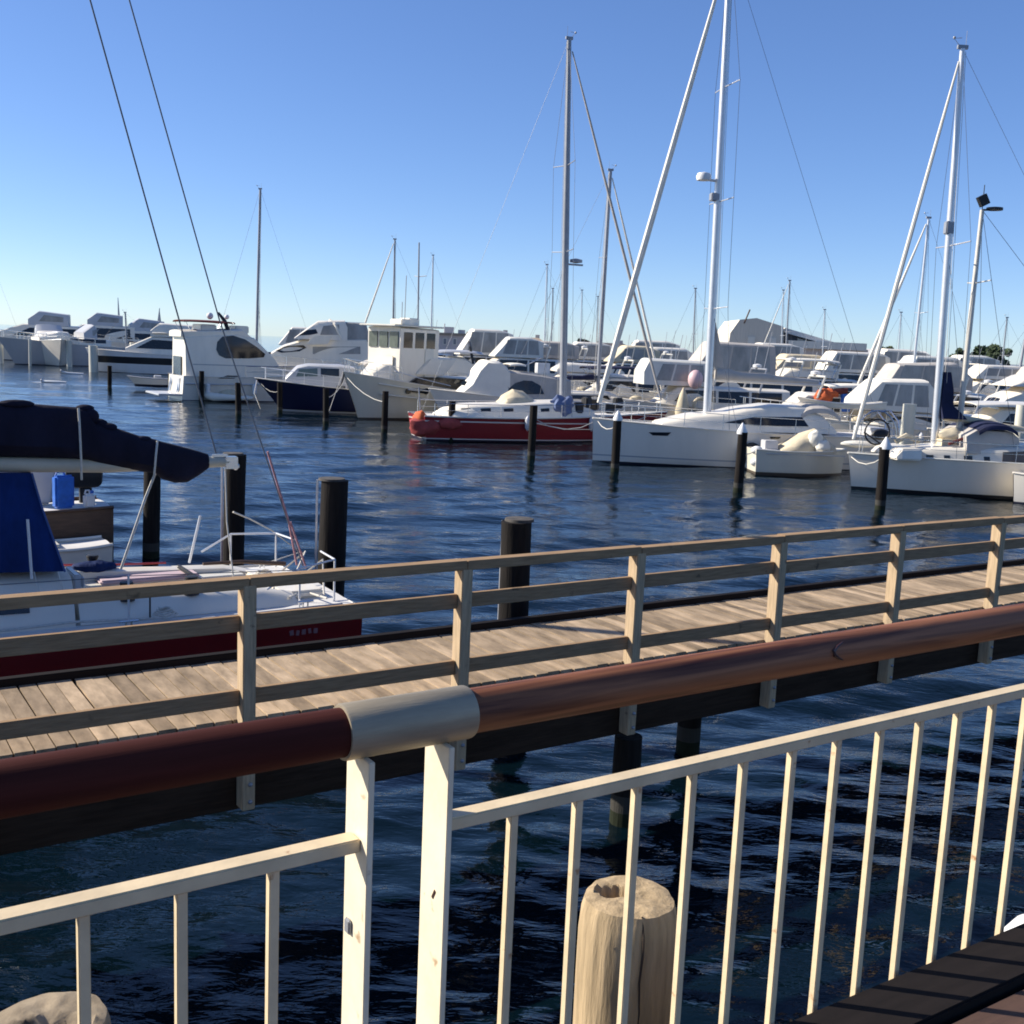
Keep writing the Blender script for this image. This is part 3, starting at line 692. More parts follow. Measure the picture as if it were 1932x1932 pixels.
# stanchions, pushpit, stays
stan = mat('white_stanchion', (.70, .70, .70), .35, .2, var=.05)
for x0_, y0_, x1_, y1_, off in ((52, 980, 60, 1092, .9), (378, 973, 357, 1062, -1.2), (283, 1165, 283, 1105, 1.3)):
    A = nb.pt(x1_, y1_, off); B = nb.pt(x0_, y0_, off)
    nb.tubes('stanchion', stan if off != 1.3 else black, [[A, B]], .016 if off != 1.3 else .01)
for sg in (1, -1):
    y = 1.22 * sg
    pp = [[(nx(4.9), y, 1.12), (nx(4.9), y, 1.62)], [(nx(5.45), y * .8, 1.12), (nx(5.45), y * .8, 1.64)], [(nx(4.5), y, 1.40), (nx(4.9), y, 1.62), (nx(5.45), y * .8, 1.64), (nx(5.5), y * .35, 1.64)]]
    nb.tubes('pushpit', stan, pp, .0125)
nb.tubes('mooring_line', wirel, [[nb.pt(440, 966, -1.0), nb.pt(470, 978, -1.1), nb.pt(512, 1000, -1.2), nb.pt(566, 1042, -1.3), (nx(5.3), -1.2, 1.16)], [(nx(5.35), .9, 1.2), (nx(5.5), .5, 1.55), (nx(5.2), .2, 1.2), (nx(5.6), -.3, 1.5), (nx(5.3), -.5, 1.18)]], .013)
A = nb.pt(408, 856); Bq = nb.pt(170, 0); M = nb.pt(-72, -850)
nb.tubes('topping_lift', wire, [[A, Bq, M]], .0095)
C1_ = nb.pt(573, 1072); C2_ = nb.pt(414, 604); C3_ = nb.pt(244, 0)
nb.tubes('backstay', wire, [[C1_, C2_], [C2_, C3_, nb.pt(6, -850)]], .0085)
nb.tubes('backstay_tackle', mat('faded_red_rope', (.45, .22, .22), .8, var=.3, scale=14), [[nb.pt(505, 852), nb.pt(545, 985), nb.pt(560, 1066)], [nb.pt(548, 985), nb.pt(578, 1072)]], .014)
nb.tubes('mast', alu, [[(M.x + .55, 0, 1.5), (M.x + .55, 0, M.z)]], .085, n=12)
nb.tubes('mast_crane', alu, [[(M.x + .6, 0, M.z), nb.pt(6, -850)]], .04)
lm = mat('faded_lettering', (.30, .16, .16), .7)
b = MB(); xx = nx(4.72)
for i, (w_, sk) in enumerate(((.05, .02), (.04, -.02), (.05, .0), (.035, .02), (.05, -.01))):
    b.box((xx - .075 * i, 1.47, .91 + sk * .2), (w_, .012, .06), tilt=Matrix.Rotation(sk * 8, 3, 'Y'))
o_ = b.build('lettering', lm, root); 
for v_ in o_.data.vertices: v_.co.y += nb.hb(v_.co.x) - 1.47 - .015

# the punt with the outboard and what stands on it, beyond the sailboat
pw = gp(216, 1052)
punt = Boat('punt', 'brown timber punt carrying a black outboard, seen under the boom of the red sailboat', 'punt', None, 213.3, 4.2, 1.5, .95, .95, brownt, rake=.3, tr=0, p=3, ts=.95, wr=.95, at=pw - DV * 4.2 + QV * .75, toe=brownt)
def onp(s, q, z=.95): return punt.o + DV * s + QV * q + Vector((0, 0, z))
ob = thing('outboard_motor', 'black outboard motor clamped on the stern of the brown punt', 'outboard motor', onp(3.88, .15, .95), AX)
part('cowl', black, ob, lambda b: b.loft([[Vector((x * k, y * k, z)) for x, y in ((-.3, -.2), (.25, -.2), (.32, 0), (.25, .2), (-.3, .2))] for k, z in ((.75, .30), (1, .36), (1.05, .6), (.95, .78), (.6, .86))]), True, .02)
part('leg', black, ob, lambda b: (b.box((0, 0, .05), (.22, .16, .5)), b.box((.15, 0, -.35), (.16, .08, .6))), bevel=.02)
part('tiller', alud, ob, lambda b: b.tube([(-.3, 0, .4), (-.75, 0, .52)], .025))
def can(name, label, p, m, d, cat):
    o = thing(name, label, cat, p, AX + .2)
    part('body', m, o, lambda b: b.box((0, 0, d[2] / 2), d), bevel=.04)
    part('cap', black if name == 'jerrycan' else bluep, o, lambda b: b.lathe([(.04, d[2]), (.04, d[2] + .05), (.01, d[2] + .052)], (d[0] * .25, 0, 0), n=10))
    part('handle', m, o, lambda b: b.tube([(-d[0] * .4, 0, d[2] - .01), (-d[0] * .3, 0, d[2] + .06), (0, 0, d[2] + .06), (d[0] * .1, 0, d[2] - .01)], .018))
    return o
can('jerrycan', 'bright blue jerrycan on the brown punt', onp(3.36, -.45), bluep, (.36, .2, .62), 'jerrycan')
can('water_jug', 'small white jug at the foot of the black outboard', onp(3.78, -.62), cap, (.2, .16, .28), 'jug')
eb = thing('engine_box', 'grey white engine cover standing on the brown punt behind the blue boom tent', 'engine cover', onp(3.02, .25), AX)
part('cover', gelg, eb, lambda b: b.loft([[Vector((x * k, y * k, z)) for x, y in ((-.32, -.25), (.32, -.25), (.32, .25), (-.32, .25))] for k, z in ((.7, 0), (.9, .5), (1.05, .85), (.8, 1.0))]), False, .04)
part('lid', gel, eb, lambda b: b.box((0, 0, 1.02), (.5, .4, .06)), bevel=.02)
td = Boat('dinghy', 'small white dinghy lying between the red sailboat and the brown punt', 'dinghy', None, 213.3, 1.9, 1.0, .50, .45, gel, rake=.25, tr=0, p=2.6, ts=.85, at=gp(215, 1077) - DV * 1.9 + QV * .5, toe=gel)
td.box('thwart', gel2, (-.9, 0, .5), (.25, .85, .04)); 
# ================================================================== far boats
def hmat(name, base, boot=(.03, .03, .05), zb=.07, extra=()):
    return mat(name, base, .3, var=.05, scale=1.2, stretch=(1, 1, .25), stripes=[(-2, zb, boot)] + list(extra), coat=.2)
hw_ = hmat('hull_white', (.78, .715, .60))
hwb = hmat('hull_white_blue_line', (.75, .70, .61), (.02, .02, .03), .06, [(.26, .31, (.35, .36, .38))])
hcr = hmat('hull_cream', (.66, .62, .50), (.10, .08, .06), .1)
hnv = hmat('hull_navy', (.008, .011, .04), (.45, .45, .45), .10, [(.10, .14, (.02, .01, .01))])
hrd = hmat('hull_red', (.25, .022, .024), (.03, .02, .03), .08, [(.08, .13, (.6, .55, .5)), (.86, .92, (.62, .57, .52)), (.92, 3, (.20, .014, .018))])
hgr = hmat('hull_grey', (.46, .46, .46))
hcat = hmat('hull_ketch', (.72, .665, .56), (.02, .02, .022), .11)

# ---- white racing yacht
y1 = Boat('sailing_yacht', 'long white sailing yacht with plumb bow and very tall mast', 'sailing yacht', (1118, 871), 193, 12.6, 3.9, 1.68, 1.35, hwb, rake=.08, tr=-.25, p=2.0, ts=.82, zsag=.12, toe=gel)
cp = [y1.px(x, y) for x, y in ((1240, 796), (1297, 783), (1360, 778), (1388, 771), (1441, 764), (1500, 767), (1528, 782), (1548, 806))]
H1 = y1.house('coachroof', gel, cp, 1.42, 1.35, tumble=.74, margin=.5)
y1.side(H1, [y1.px(x, y, 1.1) for x, y in ((1366, 797), (1425, 786), (1512, 787), (1522, 804), (1430, 803))], both=True)
hullport(y1, [y1.px(x, y, 1.7) for x, y in ((1238, 819), (1276, 818), (1270, 825), (1245, 825))])
hullport(y1, [y1.px(x, y, 1.9) for x, y in ((1452, 824), (1472, 824), (1470, 828), (1454, 828))])
y1.rail(-11.8, -.3, .62, n=9, close=True, r=.014)
xm, zm = y1.px(1334, 777); xt, zt_ = y1.px(1379, -105)
ms = y1.mast(xm, zm - .2, (xt, zt_), r=[.16, .15, .115], m=alu, spread=(.24, .47, .71), sw=1.15, furl=.115, bow=(.0, 1.75), wr=.011)
rp = y1.pt(1338, 334)
part('radar_dome', cap, ms, lambda b: (b.lathe([(.05, -.16), (.26, -.14), (.29, 0), (.24, .12), (.03, .17)], rp + Vector((.22, 0, 0)), n=16), b.tube([rp + Vector((.1, 0, -.1)), rp + Vector((-.3, 0, -.12))], .05)), True)
part('mast_bracket', alud, ms, lambda b: b.box(y1.pt(1348, 372), (.34, .3, .3)), bevel=.03)
A = y1.pt(1345, 588); B_ = y1.pt(1364, 692); C_ = y1.pt(1344, 692)
part('sail_stack', cgrey, ms, lambda b: b.loft([[A + Vector((dx, dy, 0)) * .4 for dx, dy in ((-.05, .06), (.05, .06), (.05, -.06), (-.05, -.06))], [C_.lerp(B_, .5) + Vector((dx, dy, 0)) for dx, dy in ((-.25, .1), (.22, .1), (.22, -.1), (-.25, -.1))]]), True)
y1.boom(xm - .25, 3.35, xm - 4.8, 3.3, cgrey, .45, .09)
y1.canopy('sprayhood', cgrey, xm - 5.2, xm - 3.4, 1.15, 2.25, .3, .35)
tp = y1.px(1417, 857, 1.95)
part('tyre_fender', black, y1.root, lambda b: torus(b, (tp[0], y1.hb(tp[0]) + .1, tp[1]), .32, .13, (0, 1, 0)), True)
y1.tubes('stern_arch', steel, [[(-12.3 + dx, 1.4, 1.3), (-12.2 + dx, 1.35, 2.0), (-12.1 + dx, .9, 2.35), (-12.1 + dx, -.9, 2.35), (-12.2 + dx, -1.35, 2.0), (-12.3 + dx, -1.4, 1.3)] for dx in (0, .6)] + [[(-12.3, y, 2.36), (-11.4, y, 2.36)] for y in (.6, -.6)] + [[(-11.2 + .9 * math.cos(a), 1.45, 1.35 + 1.05 * math.sin(a)) for a in [PI * j / 10 for j in range(11)]]], .032)
y1.box('stern_locker', gelg, (-12.0, 0, 1.5), (.8, 2.0, .3))
part('dark_fender_bundle', black, y1.root, lambda b: [b.ball((-6.2 - .35 * i, y1.hb(-6.4) + .16 * (i % 2), .18 + .13 * ((i * 7) % 3)), .24, (1.3, .8, .8), 10, 6) for i in range(4)], True)
# upturned tender on the stern arch
kp = y1.o + y1.f * -11.7 + y1.n * .0
ky = Boat('rowing_boat', 'slim white rowing boat carried high on the stern arch of the white racing yacht', 'rowing boat', None, 187, 3.4, .9, .34, .26, gel, rake=.3, tr=0, p=2.0, ts=.5, at=y1.o + y1.f * y1.px(1515, 782)[0] + Vector((0, 0, 2.42)), toe=gel, zsag=.25, deck=True)
for v_ in ky.hull.data.vertices:
    if v_.co.z < 0: v_.co.z = max(v_.co.z, -.04)
# ---- small cream boat at its stern
cb = Boat('small_boat', 'small cream open boat with tan covers and two white fenders, right of the tyre fender', 'small boat', (1586, 897), 4, 3.5, 1.75, .98, .92, hcr, rake=.1, tr=.05, p=3.0, ts=.92, wr=.92, toe=gel2)
part('tarpaulin', ctan, cb.root, lambda b: b.loft([[Vector((x, .72 * math.cos(a) * k, .9 + h * max(0, math.sin(a)) ** .8 + .04 * math.sin(a * 5 + x * 7))) for a in [PI * j / 10 for j in range(11)]] for x, h, k in ((-2.5, .05, .8), (-2.1, .35, 1), (-1.7, .62, .9), (-1.2, .85, .7), (-.8, .55, .8), (-.45, .2, .9))]), True)
part('folded_cover', cwhite, cb.root, lambda b: (lump(b, (-1.25, -.45, 1.35), .33, (.8, .6, 1.0), seed=5), lump(b, (-1.0, -.62, 1.1), .27, (1, .6, .9), seed=6)), True)
for i, z in enumerate((.88, .44)): part('fender', cap, cb.root, lambda b: b.ball((-3.45, -.55, z), .2, (1.15, 1, .82), 12, 8), True)
cb.box('console', gelg, (-2.8, .1, 1.05), (.5, .6, .35)); cb.box('rub_rail', gelg, (-1.7, -.86, .80), (3.0, .05, .05))
# ---- white ketch on the right
k2 = Boat('ketch', 'white two-masted ketch with raised cabin and blue covers, nearest boat on the right', 'ketch', (1606, 923), 184, 11.5, 3.4, 1.22, 1.2, hcat, rake=.22, tr=.2, p=2.0, ts=.7, zsag=.0, toe=gel2)
cp = [k2.px(x, y) for x, y in ((1676, 862), (1690, 846), (1760, 841), (1900, 838), (2010, 842))]
Hk = k2.house('cabin', hcat, cp, 1.1, 1.5, tumble=.93, margin=.14)
for x0_, x1_, y0_, y1_ in ((1760, 1772, 861, 869), (1790, 1800, 861, 869), (1824, 1838, 861, 870), (1858, 1868, 862, 870)):
    k2.side(Hk, [k2.px(x, y, 1.3) for x, y in ((x0_, y1_), (x0_, y0_), (x1_, y0_), (x1_, y1_))])
k2.side(Hk, [k2.px(x, y, 1.3) for x, y in ((1889, 873), (1892, 853), (1932, 851), (1934, 872))], m=mat('brown_tinted_glass', (.09, .07, .055), .15))
part('lit_hood', gel, k2.root, lambda b: b.loft([[Vector((k2.px(x, 860, .6)[0], y, z)) for y, z in ((1.15, 1.15), (1.05, 1.15 + h), (-1.05, 1.15 + h), (-1.15, 1.15))] for x, h in ((1678, .1), (1690, .36), (1728, .40))]), False, .05)
xm, zm = k2.px(1763, 836); xt, zt_ = k2.px(1816, 92)
mk = k2.mast(xm, zm - .2, (xt, zt_), r=[.125, .12, .085], m=alu, spread=(.52,), sw=1.25, furl=.075, bow=(.15, 1.3), stern=(-11, 1.2))
for lo in (0,):
    part('mast_collar', alud, mk, lambda b: b.box(k2.pt(1790, 430), (.26, .26, .42)), bevel=.03)
xz, zz_ = k2.px(1812, 782); xzt, zzt = k2.px(1853, 396)
crm = mat('cream_mizzen', (.62, .58, .50), .45, .2, var=.08)
mz = k2.mast(xz, 1.5, (xzt, zzt), r=[.10, .09, .07], m=crm, spread=(.7,), sw=.8, stays=False, head=False)
q = k2.pt(1853, 396)
part('wind_vane', black, mz, lambda b: (b.box(q + Vector((0, 0, .3)), (.3, .2, .34), tilt=Matrix.Rotation(.5, 3, 'Y')), b.tube([q, q + Vector((0, 0, .8))], .015)), bevel=.02)
part('radar_dome', black, mz, lambda b: (b.lathe([(.05, -.06), (.26, -.04), (.26, .04), (.05, .07)], q + Vector((-.42, 0, .05)), n=16), b.tube([q, q + Vector((-.42, 0, .02))], .03)), True)
k2.tubes('mizzen_stay', wire, [[(xzt, 0, zzt), (xz - 1.4, 1.3, 1.3)], [(xzt, 0, zzt), (xz - 1.4, -1.3, 1.3)], [(xzt, 0, zzt), (-11.2, 0, 1.3)]], .008)
k2.boom(xm - .2, 2.5, xm - 3.4, 2.15, ctan, .3, .06)
part('canvas_bundle', ctan, k2.root, lambda b: (lump(b, (k2.px(1795, 815)[0], .2, 1.95), .45, (1.2, .6, .62)), b.box((k2.px(1778, 826)[0], .2, 1.7), (.5, .7, .3))), True, 0)
part('doghouse', cgrey, k2.root, lambda b: b.loft([[Vector((k2.px(x, 820)[0], y, z)) for y, z in ((1.2, 1.45), (1.05, 1.45 + h), (0, 1.52 + h), (-1.05, 1.45 + h), (-1.2, 1.45))] for x, h in ((1796, .55), (1815, .78), (1880, .74), (1893, .55))]), True)
k2.canopy('blue_cover', cnavy, k2.px(1890, 795)[0], k2.px(1818, 795)[0], 1.2, 2.3, .22, .2)
k2.tubes('sheet', cred, [[k2.pt(1790, 838, .8), k2.pt(1815, 828, .8), k2.pt(1845, 818, .8)]], .05)
part('blue_mainsail_cover', cnavy, mk, lambda b: b.loft([[k2.pt(x, y) + Vector((dx * k, dy * k, 0)) for dx, dy in ((-.22, .16), (.22, .16), (.22, -.16), (-.22, -.16))] for x, y, k in ((1787, 702, .5), (1786, 735, .85), (1784, 765, .95), (1790, 778, 1.5), (1795, 790, 1.9))]), True)
k2.rail(-11, -.2, .6, n=8, close=True, r=.014)
part('anchor_gear', black, k2.root, lambda b: (torus(b, k2.pt(1655, 815, .3), .42, .03, (0, 1, 0)), b.tube([k2.pt(1630, 815, .5), k2.pt(1662, 838, .4)], .025), b.ball(k2.pt(1662, 820, 0), .28, (1.2, .7, .7), 10, 6)), True)
part('furled_tender', cwhite, k2.root, lambda b: b.ball(k2.pt(1620, 838, -.6), .25, (2.6, 1, .5), 12, 7), True)
k2.tubes('tan_fairing', ctan, [[k2.pt(1690, 833, 0), k2.pt(1710, 822, 0), k2.pt(1735, 832, 0)]], .1)
# ---- white runabout cut by the right edge
ra = Boat('runabout', 'white runabout cut off by the right edge of the view', 'runabout', (1912, 950), 188, 4.5, 1.9, .98, .85, hw_, rake=.12, tr=.1, p=3.4, ts=.9, wr=.95, toe=gel)
ra.house('console', gel, [(-3, 1.35), (-1.5, 1.4), (-.9, 1.0)], .85, .7)
# ---- red boat, bow to the right
rs = gp(790, 827); fr = Vector((math.cos(math.radians(22)), math.sin(math.radians(22)), 0))
rb = Boat('red_sailboat', 'red-hulled sailboat with grey mast, tan covers and a red bundle on its stern', 'sailboat', None, 22, 12, 3.6, 1.42, 1.08, hrd, rake=.7, tr=.15, p=2.1, ts=.72, zsag=.12, at=rs + fr * 12, toe=gel2)
cp = [rb.px(x, y) for x, y in ((858, 771), (872, 764), (940, 762), (1010, 758), (1060, 757), (1105, 772))]
Hr = rb.house('cabin', gel, cp, 1.0, 1.35, tumble=.84, margin=.4)
for x0_, x1_ in ((872, 888), (908, 926), (950, 968), (1020, 1036)):
    rb.side(Hr, [rb.px(x, y, -1.2) for x, y in ((x0_, 777), (x0_, 771), (x1_, 770), (x1_, 776))])
xm, zm = rb.px(1062, 752); xt, zt_ = rb.px(1074, 74)
mr = rb.mast(xm, zm, (xt, zt_), r=[.17, .16, .10], m=alud, spread=(.42, .66), sw=1.2, furl=.065, bow=(.5, 1.5), stern=(-11.9, 1.2), wr=.011, furlm=cgrey)
q = rb.pt(1066, 496)
part('radar_bracket', alud, mr, lambda b: (b.box(q + Vector((.45, 0, -.05)), (.9, .12, .08)), b.lathe([(.05, 0), (.3, .04), (.3, .16), (.05, .22)], q + Vector((.55, 0, .02)), n=14)), True)
part('tan_cover', ctan, rb.root, lambda b: b.loft([[Vector((rb.px(x, 760)[0], .9 * k * math.cos(a), 1.35 + h * max(0, math.sin(a)) ** .8 + .06 * math.sin(a * 6 + x))) for a in [PI * j / 12 for j in range(13)]] for x, h, k in ((935, .15, .7), (948, .65, .9), (965, .95, .8), (985, .85, .8), (1003, .5, .9), (1016, .2, .7))]), True)
part('stern_bundle', mat('faded_red_cover', (.33, .05, .045), .8, var=.3, scale=3), rb.root, lambda b: (lump(b, (-11.75, -.75, .62), .7, (1.3, .95, .7), k=.2, seed=1), lump(b, (-10.9, -1.35, .8), .42, (1.5, .5, .7), k=.2, seed=2)), True)
part('orange_cover', orange, rb.root, lambda b: lump(b, (-12.2, -.75, .95), .42, (.8, .9, .8), k=.2, seed=3), True)
part('stern_pole', alud, rb.root, lambda b: b.tube([(-12.0, -.2, .9), (-12.1, -.1, 2.3)], .03))
part('pale_cover', cwhite, rb.root, lambda b: b.loft([[Vector((x, -.2 + w * math.cos(a), 1.1 + h * math.sin(a))) for a in [PI * j / 8 for j in range(9)]] for x, w, h in ((-11.2, .8, .1), (-10.8, 1.2, .35), (-9.9, 1.3, .5), (-9.4, 1.2, .1))]), True)
for x in (-4.2, -2.9, -7.5): rb.fender(x, .9, -1, gelg, .13, .6)
rb.rail(-11.7, .2, .6, n=9, close=True, r=.015)
part('cockpit_gear', black, rb.root, lambda b: [b.box((-4.6 + .55 * i, -1 + .3 * (i % 3), 1.6 + .12 * ((i * 5) % 3)), (.4, .4, .5), .4 * i) for i in range(5)], bevel=.05)
part('blue_bag', mat('faded_blue_canvas', (.12, .16, .28), .85, var=.2), rb.root, lambda b: lump(b, (-5.4, -1.0, 1.6), .6, (1.0, .6, .9), k=.4, f=2.0, seed=8), True)
# ---- cream trawler
tr = Boat('trawler', 'cream and white trawler with tall windowed wheelhouse and flared bow', 'trawler', (676, 791), 228, 10.5, 4.0, 2.55, 1.5, hcr, rake=1.15, tr=.1, p=3.0, ts=.85, wr=.72, zsag=.3, toe=gel)
Hw = tr.house('wheelhouse', gel, [(-4.6, 5.0), (-1.7, 5.05)], 1.9, 1.28, tumble=1.06, free=True, camber=.06)
for k in range(3):
    tr.side(Hw, [(-1.95 - .85 * k, 3.95), (-1.95 - .85 * k, 4.8), (-2.6 - .85 * k, 4.8), (-2.6 - .85 * k, 3.95)])
b = MB()
for k in range(3): b.box((-1.66, -.86 + .86 * k, 4.38), (.05, .68, .84))
b.build('front_window', mat('pale_reflecting_glass', (.10, .115, .09), .15, var=.4, scale=1.5), Hw['ob'])
part('brow', gel2, Hw['ob'], lambda b: b.box((-3.0, 0, 5.14), (3.7, 3.0, .10)), bevel=.03)
part('roof_box', gel, Hw['ob'], lambda b: (b.box((-2.6, .3, 5.35), (.7, 1.0, .32)), b.box((-3.9, -.4, 5.4), (.8, .9, .42))), bevel=.05)
Hf = tr.house('foredeck_trunk', gel, [(-2.2, 3.1), (-1.3, 3.0), (-.5, 2.5)], 2.0, 1.1, margin=.4)
part('spare_panel', gel, Hw['ob'], lambda b: b.box((-1.62, .55, 3.0), (.06, .7, 1.0)), bevel=.03)
Ha = tr.house('aft_cabin', gel2, [(-8.6, 2.3), (-4.7, 2.4)], 1.3, 1.5, margin=.35)
part('aft_cover', cwhite, tr.root, lambda b: b.prism([tr.pt(x, y, 1.45) for x, y in ((786, 707), (812, 677), (864, 678), (838, 710))], (-.3, -2.4, .15)), bevel=.05)
part('cover_shade_panel', glass, tr.root, lambda b: b.prism([tr.pt(x, y, 1.50) for x, y in ((764, 729), (792, 711), (840, 713), (880, 716), (872, 735), (800, 734))], (-.05, -2.2, 0)), bevel=.05)  # dark panel put in for the shade beneath the aft cover
part('wheelhouse_door', gel2, Hw['ob'], lambda b: (b.box((-3.9, 1.335, 3.1), (.7, .05, 1.7))), bevel=.02)
tr.tubes('stern_rail', stan, [[tr.pt(745, 700, 1.6), tr.pt(800, 716, 1.6), tr.pt(850, 728, 1.6)], [tr.pt(770, 735, 1.7), tr.pt(820, 742, 1.7), tr.pt(880, 745, 1.7)]], .025)
for zf in (.62, .86):
    for sg in (1, -1):
        tr.tubes('rub_strake', gel2, [[(x_, (lerp(y_ * tr.wr, y_, zf ** .85) + .02) * sg, z_ * zf) for x_, y_, z_ in [(lerp(-tr.L * (1 - (i / 16) ** .85), tr.st[int(i / 16 * 22)][0], zf), tr.st[int(i / 16 * 22)][1], tr.st[int(i / 16 * 22)][2]) for i in range(3, 15)]]], .045)
for k in range(4): hullport(tr, [(-2.2 - 1.1 * k + .17 * math.cos(a), 1.62 + .17 * math.sin(a)) for a in [2 * PI * j / 10 for j in range(10)]], name='porthole')
part('anchor', black, tr.root, lambda b: (b.tube([(1.05, 0, 2.45), (1.25, 0, 1.8)], .05), b.box((1.25, 0, 1.75), (.1, .6, .12))))
tr.rail(-1.8, .9, .75, n=5, close=True); tr.tubes('antenna', alud, [[(-3.0, .2, 5.2), (-2.95, .3, 7.9)], [(-3.6, -.7, 5.2), (-3.6, -.7, 6.5)]], .022)
tr.mast(-4.2, 5.1, (-4.1, 9.8), r=.05, stays=False, head=False, spread=(.6,), sw=.5, m=alud)
tr.tubes('mooring_line', wirel, [[(1.0, -.1, 2.6), (2.2, .6, 1.2), (3.4, 1.5, .1)]], .015)
hullport(tr, [(-3.2, 1.5), (-3.2, 1.75), (-2.4, 1.8), (-2.4, 1.55)])
# ---- navy motor boat
nv = Boat('motor_boat', 'navy-hulled motor boat with low grey cabin and white bow rail', 'motor boat', (530, 775), 196, 8.2, 3.3, 1.85, 1.35, hnv, rake=1.5, tr=.1, p=2.4, ts=.85, wr=.74, zsag=.2, toe=gel)
Hn = nv.house('cabin', gelg, [nv.px(x, y) for x, y in ((538, 713), (560, 692), (580, 688), (640, 690), (665, 694))], 1.3, 1.3, margin=.4)
nv.side(Hn, [nv.px(x, y, 1.1) for x, y in ((560, 711), (566, 697), (600, 695), (600, 710))], m=mat('green_tinted_glass', (.10, .14, .14), .12))
nv.side(Hn, [nv.px(x, y, 1.1) for x, y in ((606, 710), (606, 695), (640, 696), (640, 710))])
nv.rail(-6.5, .9, .65, m=stan, n=8, close=True)
nv.box('deck_crate', gelg, (-2.2, .3, 1.95), (.8, .8, .45)); nv.tubes('anchor_chain', steel, [[(1.4, .1, 1.75), (1.55, .3, 1.0), (1.2, .3, .1)]], .03)
nv.canopy('awning', cgrey, -6.8, -4.6, 1.2, 3.0, .2, .25, legs=(-6.6, -4.8), legz=1.4)
# ---- tall white cruiser, stern to the left
h_ = math.radians(31); fc = Vector((math.cos(h_), math.sin(h_), 0))
c1 = Boat('cruiser', 'tall white flybridge cruiser with maroon canopy and long oval side window', 'cruiser', None, 31, 11, 4.1, 1.9, 1.55, hw_, rake=1.2, tr=-.05, p=2.8, ts=.95, wr=.9, zsag=.1, at=gp(345, 757) + fc * 11 + Vector((-1.0, 1.65, 0)), toe=gel)
H = c1.house('saloon', gel, [(max(-10.75, q_[0]), q_[1]) for q_ in [c1.px(x, y) for x, y in ((313, 646), (322, 634), (430, 630), (466, 637), (500, 672), (528, 712))]], 1.35, 1.75, tumble=.88, margin=.2, camber=.05)
ov = [c1.px(x, y, -1.6) for x, y in ((408, 660), (410, 645), (420, 635), (440, 633), (462, 640), (485, 655), (500, 668), (497, 674), (470, 676), (425, 676), (413, 670))]
c1.side(H, ov, out=.03)
hullport(c1, [c1.px(x, y, -1.9) for x, y in ((410, 714), (428, 708), (452, 709), (440, 714))], -1)
H2 = c1.house('flybridge', gel, [(max(-11.0, q_[0]), q_[1]) for q_ in [c1.px(x, y) for x, y in ((312, 632), (330, 624), (445, 622), (462, 636))]], 4.0, 1.5, tumble=1.0, free=True)
c1.canopy('maroon_canopy', cred, c1.px(336, 605)[0], c1.px(432, 605)[0], 1.4, c1.px(380, 607)[1], .12, .05, legs=(c1.px(340, 605)[0], c1.px(428, 605)[0]), legz=4.2)
c1.tubes('radar_arch', black, [[c1.pt(432, 628, -1.3), c1.pt(424, 606, -1.2), c1.pt(412, 590, -.9)], [c1.pt(432, 628, 1.3), c1.pt(424, 606, 1.2), c1.pt(412, 590, .9)]], [.13, .13, .07])
part('antenna_dome', cap, c1.root, lambda b: (b.ball(c1.pt(396, 596), .22), b.ball(c1.pt(428, 598, .4), .16)), True)
part('fly_seat', gel2, H2['ob'], lambda b: (b.box(c1.pt(385, 619), (1.0, 2.2, .5)), b.box(c1.pt(450, 622), (.9, 1.6, .5))), bevel=.06)
c1.rail(-7, .8, .7, n=7, close=True)
part('swim_platform', gelg, c1.root, lambda b: b.box((-11.7, 0, .38), (1.5, 3.6, .12)), bevel=.03)
part('stern_ladder', steel, c1.root, lambda b: [b.tube([(-11.1, y, .5), (-10.9, y, 1.6)], .04) for y in (-1.2, -.8, .9, 1.3)])
part('stern_shade_panel', glass, c1.root, lambda b: b.box((-10.80, .2, 2.1), (.06, 2.0, 1.3)), bevel=.02)  # dark panel stands in for the shaded open cockpit at the stern
part('transom_gate', gelg, c1.root, lambda b: b.box((-11.0, -.9, 1.0), (.06, .7, .8)), bevel=.02)
c1.tubes('rub_strake', gelg, [[(x, -(c1.hb(x) + .01), c1.sheer(x) - .45) for x in (-10.8, -9, -7, -5, -3, -1.5)]], .05)
c1.side(H, [(-10.3, 2.28), (-10.3, 2.33), (-3.6, 2.33), (-3.6, 2.28)], m=alud, name='trim_line')
for x in (-9.5, -6.5): c1.fender(x, .8, -1, cap, .16, .7)
dg = Boat('tender', 'small white tender hanging off the stern platform of the tall cruiser', 'tender', None, 200, 2.8, 1.4, .62, .5, hw_, rake=.5, tr=0, p=2.2, ts=.8, at=gp(254, 735) + Vector((0, 0, .35)), toe=gelg, group=GB)
dg.box('seat', gelg, (-1.6, 0, .62), (.5, 1.0, .2))
for v_ in dg.hull.data.vertices: v_.co.z = max(v_.co.z, -.12)
ib = thing('inflatable_tender', 'pale inflatable tender floating between two dark piles by the cruiser', 'inflatable boat', gp(386, 757), math.radians(10), GB)
part('tube', cwhite, ib, lambda b: b.tube([(3.0, .55, .3), (.6, .62, .32), (.1, .35, .42), (0, 0, .46), (.1, -.35, .42), (.6, -.62, .32), (3.0, -.55, .3)], [.1, .27, .27, .27, .27, .27, .1], 10), True)
part('floor', cgrey, ib, lambda b: b.box((1.5, 0, .18), (2.6, .9, .06)))
part('tan_cover', ctan, ib, lambda b: b.ball((1.6, 0, .45), .5, (1.6, .8, .7)), True)
